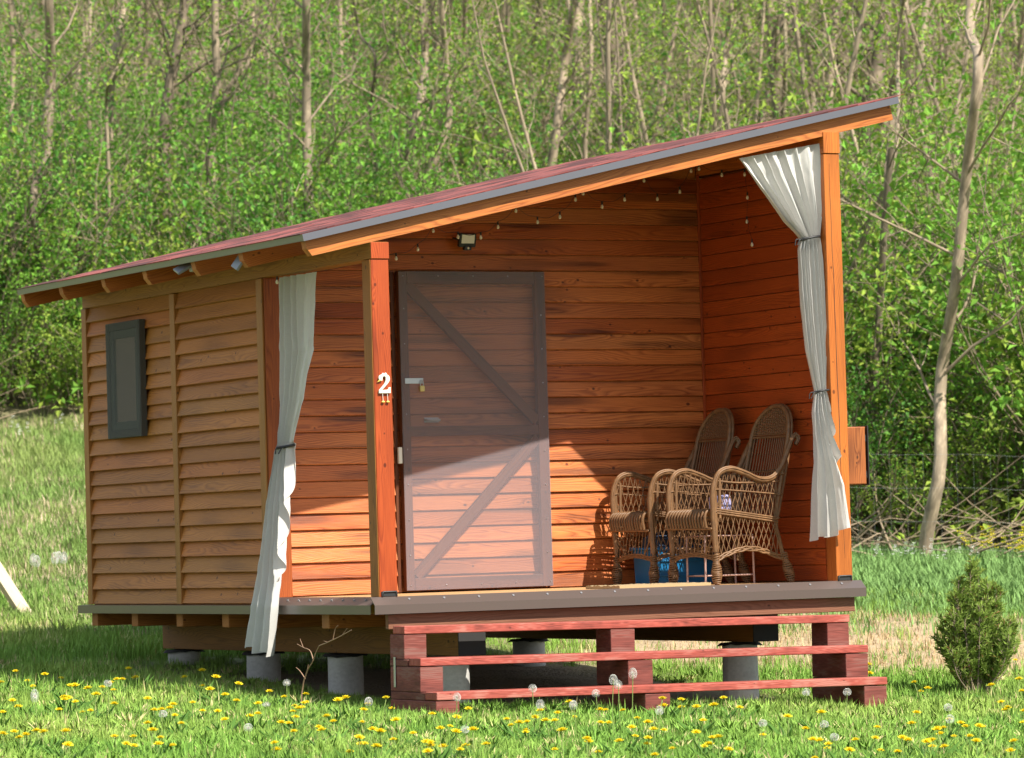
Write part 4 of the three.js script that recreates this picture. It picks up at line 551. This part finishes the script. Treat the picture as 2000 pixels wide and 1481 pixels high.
{ // ground cover of small leaves on the forest floor
  const mk = (seed, kind) => { const b = new Build(), r = rng(seed); for (let k = 0; k < 22; k++) { const a = r() * 6.283, q = Math.sqrt(r()) * 0.4; addLeaves(b, V(Math.cos(a) * q, 0.08 + r() * 0.35, Math.sin(a) * q), 1, 0.05, 0.075, r, kind); } return b.geo(); };
  [['green', 3, 5200], ['deep', 7, 3200], ['yellow', 9, 2400]].forEach(([kind, seed, n]) => {
    const m = new THREE.InstancedMesh(mk(seed, kind), M.leaf, n), r = rng(seed * 5), o = new THREE.Object3D(); let c = 0;
    for (let g = 0; c < n && g < n * 8; g++) { const s = 38 + Math.pow(r(), 1.3) * 62, t = (r() * 2 - 1) * (s * 0.128 + 3); if (s < edgeOf(t) + 0.4) continue; const p = ST(s, t); if (fbm(p.x * 0.35, p.z * 0.35, 91 + seed) < 0.44) continue; o.position.set(p.x, groundY(p.x, p.z), p.z); o.rotation.set(0, r() * 6.28, 0); o.scale.setScalar(0.7 + r() * 0.9); o.updateMatrix(); m.setMatrixAt(c++, o.matrix); }
    m.count = c; m.name = numbered('ground_cover'); m.userData = { kind: 'stuff', label: { green: 'fresh green', deep: 'deep green', yellow: 'yellow-green' }[kind] + ' leafy undergrowth covering the forest floor', category: 'undergrowth' }; m.castShadow = m.receiveShadow = true; scene.add(m);
  });
  // fallen twigs and old stalks on the slope
  const b = new Build(), r = rng(66); for (let k = 0; k < 5; k++) b.tube(smooth([V((r() - 0.5) * 0.5, 0.02, (r() - 0.5) * 0.5), V((r() - 0.5) * 0.6, 0.5 + r() * 0.6, (r() - 0.5) * 0.6), V((r() - 0.5) * 1.2, 1.0 + r() * 1.1, (r() - 0.5) * 1.2)], 5), (t) => 0.008 * (1 - 0.6 * t), 3, 0.5, false);
  const n = 1500, m = new THREE.InstancedMesh(b.geo(), M.twig, n), o = new THREE.Object3D(); let c = 0; for (let g = 0; c < n && g < 9 * n; g++) { const s = 39 + Math.pow(r(), 1.1) * 60, t = (r() * 2 - 1) * (s * 0.128 + 2); if (s < edgeOf(t) + 1) continue; const p = ST(s, t); o.position.set(p.x, groundY(p.x, p.z), p.z); o.rotation.set((r() - 0.5) * 0.9, r() * 6.28, (r() - 0.5) * 0.9); o.scale.setScalar(0.6 + r()); o.updateMatrix(); m.setMatrixAt(c++, o.matrix); } m.count = c; m.name = 'dry_stalks'; m.userData = { kind: 'stuff', label: 'dry bare stalks and twigs all over the wooded slope', category: 'twigs' }; m.castShadow = m.receiveShadow = true; scene.add(m);
}
{ // brushwood along the wood's edge
  const pile = (label, n, s0, s1, t0, t1, H, seed) => { const r = rng(seed), b = new Build(), c0 = ST((s0 + s1) / 2, (t0 + t1) / 2); c0.y = groundY(c0.x, c0.z); for (let k = 0; k < n; k++) { const p = ST(lerp(s0, s1, r()), lerp(t0, t1, r())); p.y = groundY(p.x, p.z) + r() * r() * H; const a = r() < 0.65 ? -0.2 + r() * 0.9 : r() * 6.28, L = 0.6 + r() * 1.3, d = RGT.clone().multiplyScalar(Math.cos(a)).addScaledVector(FWD, Math.sin(a)).add(V(0, 0.1 + r() * 0.6, 0)).normalize(), q = p.clone().addScaledVector(d, L * 0.5).add(dirRand(r).multiplyScalar(0.1)), e = p.clone().addScaledVector(d, L).add(dirRand(r).multiplyScalar(0.12)); b.tube(smooth([p, q, e].map((v) => v.sub(c0)), 5), ((rr) => (t) => rr * (1 - 0.65 * t))(0.005 + r() * 0.008), 4, 0.4, false); } const m = single('brush_pile', b.geo(), M.twig, label, 'brushwood'); m.position.copy(c0); };
  pile('tangle of dry grey branches lying at the wood edge beside the orange post', 62, 36.9, 38.2, 2.6, 5.6, 0.3, 8); pile('heap of dry branches lying at the meadow edge behind the low side of the cabin', 9, 43.8, 45.0, -6.6, -3.9, 0.5, 12);
}
{ // wire fence before the wood
  const f = thing('wire_fence', 'thin grey wire fence in front of the bushes beyond the orange post', 'fence', [0, 0, 0]), wm = plainMat([0.32, 0.34, 0.33], 0.5, { metalness: 0.4 }), s = 36.6, tops = []; const at = (t, h) => { const p = ST(s, t); p.y = groundY(p.x, p.z) + h; return p; };
  for (let t = 2.7; t < 7; t += 2.1) part('post', new Build().tube([at(t, -0.2), at(t, 1.05)], 0.011, 6).geo(), wm, f); for (const h of [0.15, 0.4, 0.7, 1.0]) { const pts = []; for (let t = 2.7; t <= 6.95; t += 0.35) pts.push(at(t, h + 0.006 * Math.sin(t * 5))); part('wire', new Build().tube(pts, 0.0008, 4, 1, false).geo(), wm, f); } const b = new Build(); for (let t = 2.75; t < 6.9; t += 0.15) b.tube([at(t, 0.02), at(t, 1.0)], 0.0006, 3, 1, false); part('mesh_wires', b.geo(), wm, f);
}
{ // white timber leg at the far left
  const p = V(), g = (() => { for (let s = 27; s < 40; s += 0.05) { const q = atDepth(60, 1208, s); if (q.y < groundY(q.x, q.z)) return { q, s }; } return { q: atDepth(60, 1208, 31), s: 31 }; })();
  const a = thing('white_trestle', 'white painted timber trestle leg standing on the lawn behind the cabin', 'trestle', [g.q.x, g.q.y, g.q.z]), wp = wood(TX.pale, [1.15, 1.5, 2.2], 0.6), top = atDepth(-80, 1000, g.s).sub(g.q), other = top.clone().multiplyScalar(2); other.y = -0.05;
  const beamTo = (n, A, B, w, d) => { const L = A.distanceTo(B), m = part(n, woodUV(new RoundedBoxGeometry(w, L, d, 1, 0.004), 'y'), wp, a); m.position.copy(A.clone().add(B).multiplyScalar(0.5)); m.quaternion.setFromUnitVectors(V(0, 1, 0), B.clone().sub(A).normalize()); };
  beamTo('leg', V(0, -0.04, 0).addScaledVector(top, -0.05), top.clone(), 0.09, 0.09); beamTo('leg', other, top.clone().addScaledVector(RGT, -0.06), 0.09, 0.085); const bk = top.clone().addScaledVector(FWD, 1.2).addScaledVector(RGT, -0.1); beamTo('crossbar', top.clone().addScaledVector(RGT, -0.1), bk, 0.08, 0.1); beamTo('leg', other.clone().addScaledVector(FWD, 1.2).add(V(0, 0.05, 0)), bk.clone(), 0.09, 0.085);
}

// ---------------------------------------------------------------- lawn
console.log('lawn');
{
  const tuft = (seed, n, hmin, hmax, wid, spread) => { const b = new Build(), r = rng(seed); for (let k = 0; k < n; k++) { const a = r() * 6.283, q = Math.sqrt(r()) * spread, h = lerp(hmin, hmax, r()), la = r() * 6.283, lean = (0.15 + 0.85 * r() * r()) * h, base = V(Math.cos(a) * q, -0.01, Math.sin(a) * q), dx = Math.cos(la), dz = Math.sin(la), s = V(-dz, 0, dx).multiplyScalar(wid * (0.6 + 0.8 * r()) / 2), mid = base.clone().add(V(dx * lean * 0.35, h * 0.6, dz * lean * 0.35)), tip = base.clone().add(V(dx * lean, h, dz * lean)); b.quad(base.clone().sub(s), base.clone().add(s), mid.clone().add(s.clone().multiplyScalar(0.8)), mid.clone().sub(s.clone().multiplyScalar(0.8))); b.tri(mid.clone().sub(s.clone().multiplyScalar(0.8)), mid.clone().add(s.clone().multiplyScalar(0.8)), tip); } return b.geo(); };
  const lawn = (name, label, geo, n, place, seed) => { const m = new THREE.InstancedMesh(geo, M.grass, n), o = new THREE.Object3D(), r = rng(seed), col = new THREE.Color(); let c = 0; for (let g = 0; c < n && g < n * 6; g++) { const q = place(r); if (!q) continue; const { p, sc, rgb } = q; o.position.copy(p); o.rotation.set((r() - 0.5) * 0.3, r() * 6.283, (r() - 0.5) * 0.3); o.scale.set(sc, sc * (0.75 + 0.5 * r()), sc); o.updateMatrix(); m.setMatrixAt(c, o.matrix); m.setColorAt(c, col.setRGB(...rgb)); c++; } m.count = c; m.name = numbered(name); m.userData = { kind: 'stuff', label, category: 'grass' }; m.castShadow = m.receiveShadow = true; scene.add(m); };
  const hue = (r, x, z, dry) => { const n = fbm(x * 0.8, z * 0.8, 31), q = r(), f = 0.75 + 0.5 * r(); if (q < dry * (0.5 + n)) return [0.50 * f, 0.44 * f, 0.21 * f]; const y = clamp((n - 0.35) * 1.6, 0, 1); return [lerp(0.165, 0.30, y) * f, lerp(0.31, 0.395, y) * f, lerp(0.05, 0.085, y) * f]; };
  const near = (s0, s1, tw, dens) => (r) => { const s = lerp(s0, s1, r()), t = (r() * 2 - 1) * tw, p = ST(s, t); if (underCabin(p.x, p.z) > 0.35 + 0.5 * r()) return null; if (r() < dirtAt(s, t) * 0.95) return null; const cl = fbm(p.x * 2.6, p.z * 2.6, 36); if (cl < 0.36 && r() < 0.6) return null; p.y = groundY(p.x, p.z); return { p, sc: (0.5 + 0.7 * cl) * (0.75 + 0.45 * r()) * (p.x > -0.1 && p.x < 3.2 && p.z > -4.6 && p.z < 0.1 ? 0.6 : 1), rgb: hue(r, p.x, p.z, 0.07) }; };
  const tA = tuft(1, 18, 0.02, 0.07, 0.0052, 0.065), tB = tuft(2, 14, 0.035, 0.115, 0.0056, 0.075);
  lawn('lawn_grass', 'sunlit short grass of the lawn in front of the steps', tA, 21000, near(18.6, 25.0, 4.0), 11); lawn('lawn_grass', 'longer loose grass blades scattered over the lawn before the cabin', tB, 5200, near(18.6, 25.5, 4.2), 12); lawn('lawn_grass', 'grass in the shade along and behind the low side of the cabin', tB, 15000, near(24.6, 33, 5.4), 13);
  const tC = tuft(3, 13, 0.05, 0.16, 0.009, 0.15);
  lawn('meadow_grass', 'rough spring meadow grass rising to the edge of the wood', tC, 22000, (r) => { const s = 29.5 + r() * 16, t = (r() * 2 - 1) * (s * 0.13 + 1.2), p = ST(s, t); if (s > edgeOf(t) + 0.6) return null; if (r() < dirtAt(s, t) * 0.93) return null; if (sstep(0, 1.5, p.x) * sstep(-5.2, -4.5, p.z) > 0.5 && p.x < 3.2) return null; p.y = groundY(p.x, p.z); const right = t > 0; const dry = right ? 0.05 : 0.1 * sstep(31.5, 33, s) * (1 - sstep(38, 41, s)) + 0.06; return { p, sc: right ? 0.6 + 0.45 * r() : 0.5 + 0.4 * r(), rgb: right ? (() => { const f = 0.75 + 0.5 * r(); return [0.18 * f, 0.31 * f, 0.095 * f]; })() : hue(r, p.x, p.z, dry * 1.3).map((c, q) => c * [0.98, 0.86, 1.25][q]) }; }, 14);
  const straw = tuft(4, 10, 0.015, 0.06, 0.005, 0.12); lawn('dry_grass', 'dry straw lying on the bare earth strip beyond the conifer', straw, 1500, (r) => { const s = 26.3 + r() * 6, t = 1 + r() * 5, p = ST(s, t); if (r() > dirtAt(s, t)) return null; p.y = groundY(p.x, p.z); const f = 0.7 + 0.6 * r(); return { p, sc: 0.8 + 0.6 * r(), rgb: r() < 0.2 ? [0.12, 0.25, 0.05] : [0.46 * f, 0.35 * f, 0.20 * f] }; }, 15);
  // broad weeds among the grass
  const wb = new Build(), wr = rng(17); for (let k = 0; k < 9; k++) { const a = k / 9 * 6.283 + wr(), d = V(Math.cos(a), 0.35 + 0.5 * wr(), Math.sin(a)).normalize(), s = V(-Math.sin(a), 0, Math.cos(a)); wb.leaf(V(0, 0.01, 0), d, s, 0.06 + 0.05 * wr(), 0.018); } lawn('weeds', 'small broad-leaved weeds growing among the lawn grass', wb.geo(), 4200, near(18.6, 27, 4.2), 18);
  // little white flowers at the wood edge
  const fb = new Build(), fr = rng(19); for (let k = 0; k < 7; k++) { const c = V((fr() - 0.5) * 0.16, 0.16 + fr() * 0.14, (fr() - 0.5) * 0.16); for (let q = 0; q < 5; q++) { const a = q / 5 * 6.283, d = V(Math.cos(a), 0.3, Math.sin(a)).normalize(); fb.leaf(c, d, V(-Math.sin(a), 0, Math.cos(a)), 0.024, 0.018); } }
  const fg = fb.geo(); lawn('white_flowers', 'patches of small white flowers along the edge of the wood', fg, 20, (r) => { const right = r() < 0.6, s = right ? 36.3 + r() * 0.7 : 43.0 + r() * 1.2, t = right ? 3.2 + r() * 0.9 : -6.2 + r() * 1.6, p = ST(s, t); p.y = groundY(p.x, p.z); return { p, sc: 0.55 + r() * 0.3, rgb: [0.75, 0.75, 0.70] }; }, 20); lawn('yellow_flowers', 'patch of small yellow flowers at the wood edge beyond the conifer', fg, 12, (r) => { const p = ST(36.6 + r() * 0.5, 4.0 + r() * 0.7); p.y = groundY(p.x, p.z); return { p, sc: 1, rgb: [0.72, 0.62, 0.03] }; }, 21);
}
{ // dandelions in flower, and gone to seed
  const petalM = plainMat([0.86, 0.70, 0.012], 0.7, { side: THREE.DoubleSide }), stemM = plainMat([0.20, 0.28, 0.07], 0.7), seedM = new THREE.MeshPhysicalMaterial({ color: new THREE.Color().setRGB(0.74, 0.73, 0.70), roughness: 0.9, transmission: 0.3, thickness: 0, side: THREE.DoubleSide }), brownM = plainMat([0.30, 0.22, 0.13], 0.9);
  const flower = (seed, H) => { const r = rng(seed), b = new Build(); for (let ring = 0; ring < 3; ring++) for (let k = 0; k < 15; k++) { const a = (k + ring * 0.4 + r() * 0.3) / 15 * 6.283, el = 0.12 + ring * 0.42 + r() * 0.15, d = V(Math.cos(a) * Math.cos(el), Math.sin(el), Math.sin(a) * Math.cos(el)), s = V(-Math.sin(a), 0, Math.cos(a)), L = 0.0205 - ring * 0.0035; b.leaf(V(0, H, 0), d, s, L, 0.0058); } return b.geo(); };
  const rosette = (seed) => { const r = rng(seed), b = new Build(); for (let k = 0; k < 7; k++) { const a = r() * 6.283, d = V(Math.cos(a), 0.25 + 0.3 * r(), Math.sin(a)).normalize(); b.leaf(V(0, 0.005, 0), d, V(-Math.sin(a), 0, Math.cos(a)), 0.07 + 0.05 * r(), 0.018, [0.1, 0.22, 0.035]); } return b.geo(); };
  const kinds = [0, 1, 2].map((k) => { const H = 0.06 + k * 0.022; return { f: flower(k + 50, H), s: new Build().tube(smooth([V(0.004, -0.02, 0), V(0.006 * k, H * 0.5, 0.004), V(0, H - 0.004, 0)], 6), 0.0022, 5, 1, false).geo(), l: rosette(k + 70) }; });
  const r = rng(2024), lab = 'yellow dandelion in flower among the lawn grass', grp = 'dandelions in flower on the lawn', protos = [];
  const spot = () => { for (;;) { const a = r(); let s, t; if (a < 0.80) { s = 19.2 + Math.pow(r(), 1.5) * 3.9; t = (r() * 2 - 1) * 2.95; } else if (a < 0.93) { s = 22 + r() * 3; t = -1.1 - r() * 2.1; } else { s = 23 + r() * 4; t = 2.0 + r() * 1.5; } if (fbm(s * 1.3, t * 1.3, 55) < 0.40 && r() < 0.75) continue; const p = ST(s, t); if (p.x > -0.2 && p.x < 3.3 && p.z > -4.6 && p.z < 0.75) continue; p.y = groundY(p.x, p.z); return p; } };
  for (let k = 0; k < 270; k++) { let o; if (k < 3) { const q = kinds[k]; o = thing('dandelion', lab, 'dandelion', [0, 0, 0], grp); part('flower_head', q.f, petalM, o); part('stem', q.s, stemM, o); part('leaves', q.l, M.leaf, o); protos.push(o); } else o = copyOf2(protos[k % 3], 'dandelion'); let p; if (k > 4 && k % 3 === 0) { const near = protos.length ? last : null; p = last.clone().add(V((r() - 0.5) * 0.14, 0, (r() - 0.5) * 0.14)); p.y = groundY(p.x, p.z); } else p = spot(); last = p; o.position.copy(p); o.rotation.set((r() - 0.5) * 0.3, r() * 6.28, (r() - 0.5) * 0.3); o.scale.setScalar(1.0 + r() * 0.55); }
  var last; function copyOf2(root, nm) { const c = root.clone(); c.name = numbered(nm); c.userData = { ...root.userData }; scene.add(c); return c; }
  const seedHead = (seed, H) => { const q = rng(seed), b = new Build(), c = V(0, H, 0); for (let k = 0; k < 110; k++) { const y = 1 - (k + 0.5) / 110 * 1.85, a = k * 2.39996, w = Math.sqrt(Math.max(0, 1 - y * y)), d = V(w * Math.cos(a), y, w * Math.sin(a)), e = c.clone().addScaledVector(d, 0.0185), s1 = d.clone().cross(V(0.3, 0.5, 0.8)).normalize(), s2 = d.clone().cross(s1); b.tri(c.clone().addScaledVector(s1, 0.0005), c.clone().addScaledVector(s1, -0.0005), e); for (let m = 0; m < 4; m++) { const an = m / 4 * 6.283 + q(), v = s1.clone().multiplyScalar(Math.cos(an)).addScaledVector(s2, Math.sin(an)); b.tri(e, e.clone().addScaledVector(d, 0.0035).addScaledVector(v, 0.0045).addScaledVector(s1, 0.0006), e.clone().addScaledVector(d, 0.0035).addScaledVector(v, 0.0045).addScaledVector(s2, 0.0012)); } } return b.geo(); };
  const P = [0.13, 0.18, 0.24].map((H, k) => { const o = thing('dandelion_clock', 'white dandelion seed head on a tall stem above the lawn', 'dandelion', [0, 0, 0], 'dandelion seed heads on the lawn'); part('seed_head', seedHead(k + 5, H), seedM, o); part('heart', new THREE.SphereGeometry(0.005, 7, 5).translate(0, H, 0), brownM, o); part('stem', new Build().tube(smooth([V(0.01, -0.02, 0.0), V(0.004, H * 0.5, 0.008), V(0, H - 0.003, 0)], 7), 0.0022, 5, 1, false).geo(), stemM, o); return o; });
  const at = [[68, 1360, 20.9], [318, 1395, 20.5], [520, 1376, 21.6], [560, 1334, 22.2], [720, 1371, 21.8], [892, 1362, 21.4], [908, 1425, 20.2], [1040, 1345, 21.4], [1164, 1355, 21.3], [1198, 1328, 21.3], [1208, 1338, 21.35], [1236, 1316, 21.4], [1055, 1376, 20.9], [1120, 1378, 20.9], [1490, 1413, 20.3], [1610, 1415, 20.2], [1575, 1352, 21.6], [1655, 1352, 21.8], [1852, 1382, 21.4], [1856, 1405, 20.9], [1630, 1440, 19.9], [1288, 1388, 20.6], [210, 1335, 22], [485, 1422, 20], [66, 1122, 30.2], [115, 1112, 30.6], [126, 1122, 30.4], [108, 1118, 30.4], [72, 1128, 30.2]];
  at.forEach(([u, v, s], k) => { const w = atDepth(u, v, s), g0 = groundY(w.x, w.z), H = [0.13, 0.18, 0.24], need = clamp(w.y - g0, 0.06, 0.4); let b = 0; H.forEach((h, i) => { if (Math.abs(h - need) < Math.abs(H[b] - need)) b = i; }); const o = k < 3 && !P[k].placed ? P[k] : copyOf2(P[b], 'dandelion_clock'); if (k < 3) P[k].placed = true; const HH = k < 3 ? H[k] : H[b]; o.position.set(w.x, g0, w.z); o.scale.set(1, need / HH, 1); if (s > 28) o.scale.multiplyScalar(1.3); o.rotation.y = r() * 6.28; });
}
{ // small conifer on the lawn
  const p = onPlane(1905, 1342, 'y', -0.65), y = groundY(p.x, p.z), q = p, cn = thing('conifer_shrub', 'small bushy green conifer growing on the lawn beside the bare earth', 'conifer', [p.x, y, p.z]); cn.scale.set(1.1, 1.1, 1.1);
  const r = rng(88), tb = new Build(), lb = new Build(); tb.tube([V(0, -0.05, 0), V(0.01, 0.35, 0), V(-0.01, 0.72, 0)], (t) => 0.014 * (1 - 0.8 * t), 6);
  const spray = (from, d, L) => { const e = from.clone().addScaledVector(d, L), n = Math.ceil(L / 0.012); tb.tube([from, e], (t) => 0.0028 * (1 - 0.7 * t), 3, 0.3, false); for (let k = 0; k < n; k++) { const c = from.clone().lerp(e, 0.15 + 0.85 * k / n); for (let m = 0; m < 3; m++) { const dd = d.clone().add(dirRand(r).multiplyScalar(0.75)).normalize(), s = dd.clone().cross(dirRand(r)).normalize(), f = 0.7 + 0.7 * r(); lb.leaf(c, dd, s, 0.024 + 0.02 * r(), 0.0085, r() < 0.04 ? [0.32 * f, 0.2 * f, 0.07 * f] : [0.23 * f, 0.325 * f, 0.06 * f]); } } };
  const tops = [[0.02, 0.75, -0.02], [-0.03, 0.72, 0.03], [0.08, 0.69, -0.05], [-0.09, 0.66, 0.0], [0.12, 0.60, 0.06], [-0.13, 0.56, 0.05], [0.04, 0.64, 0.1], [0.17, 0.52, -0.05], [-0.17, 0.48, 0.07], [0.19, 0.42, 0.09], [-0.03, 0.60, -0.11], [-0.09, 0.60, 0.02], [0.09, 0.62, 0.03], [0.0, 0.56, 0.1], [0.17, 0.44, 0], [-0.16, 0.42, -0.02], [0.05, 0.5, -0.14], [-0.05, 0.52, 0.14], [0.23, 0.30, 0.05], [-0.2, 0.28, 0.08], [0.1, 0.35, 0.2], [-0.08, 0.34, -0.2], [0.14, 0.4, 0.12], [-0.12, 0.45, 0.1]];
  for (const [x, h, z] of tops) { const base = V(x * 0.25, 0.03, z * 0.25), top = V(x, h, z); tb.tube(smooth([base, V(x * 0.8, h * 0.5, z * 0.8), top], 6), (t) => 0.006 * (1 - 0.7 * t), 4, 0.3, false); const n = Math.round(h * 80); for (let k = 0; k < n; k++) { const t = 0.08 + 0.92 * Math.pow(k / n, 0.9), c = V(lerp(base.x, x, Math.min(1, t * 1.25)), lerp(base.y, h, t), lerp(base.z, z, Math.min(1, t * 1.25))), a = r() * 6.283, d = V(Math.cos(a) * 0.8, 0.9, Math.sin(a) * 0.8).normalize(); spray(c, d, (0.06 + 0.07 * r()) * (1.15 - 0.65 * t)); } }
  part('stem', tb.geo(), M.bark[0], cn); part('foliage', lb.geo(), M.leaf, cn);
  // bare young twig before the piers
  const tw = onPlane(588, 1368, 'x', -0.35), gy = groundY(tw.x, tw.z), sp = thing('bare_sapling', 'leafless young sapling with budding twigs in front of the concrete piers', 'sapling', [tw.x, gy, tw.z]), b = new Build(), at = (u, v) => onPlane(u, v, 'x', -0.35).sub(V(tw.x, gy, tw.z));
  const L = (pts, r0, r1) => b.tube(smooth(pts.map((q2) => at(...q2)), 10), (t) => lerp(r0, r1, t), 6, 0.3); L([[588, 1385], [590, 1345], [600, 1310], [612, 1290], [620, 1265], [640, 1255], [665, 1243], [686, 1231]], 0.0048, 0.002); L([[596, 1326], [585, 1310], [578, 1304]], 0.003, 0.0015); L([[600, 1310], [602, 1298]], 0.0025, 0.0012); L([[612, 1290], [606, 1272], [592, 1265], [580, 1258]], 0.003, 0.0013); L([[592, 1265], [586, 1248]], 0.002, 0.001); L([[650, 1250], [655, 1228], [660, 1222]], 0.0026, 0.0012); L([[640, 1255], [632, 1252]], 0.002, 0.001); L([[668, 1241], [678, 1228]], 0.002, 0.001); part('stem', b.geo(), plainMat([0.36, 0.22, 0.14], 0.8), sp);
}
console.log('done');
renderer.render(scene, camera);
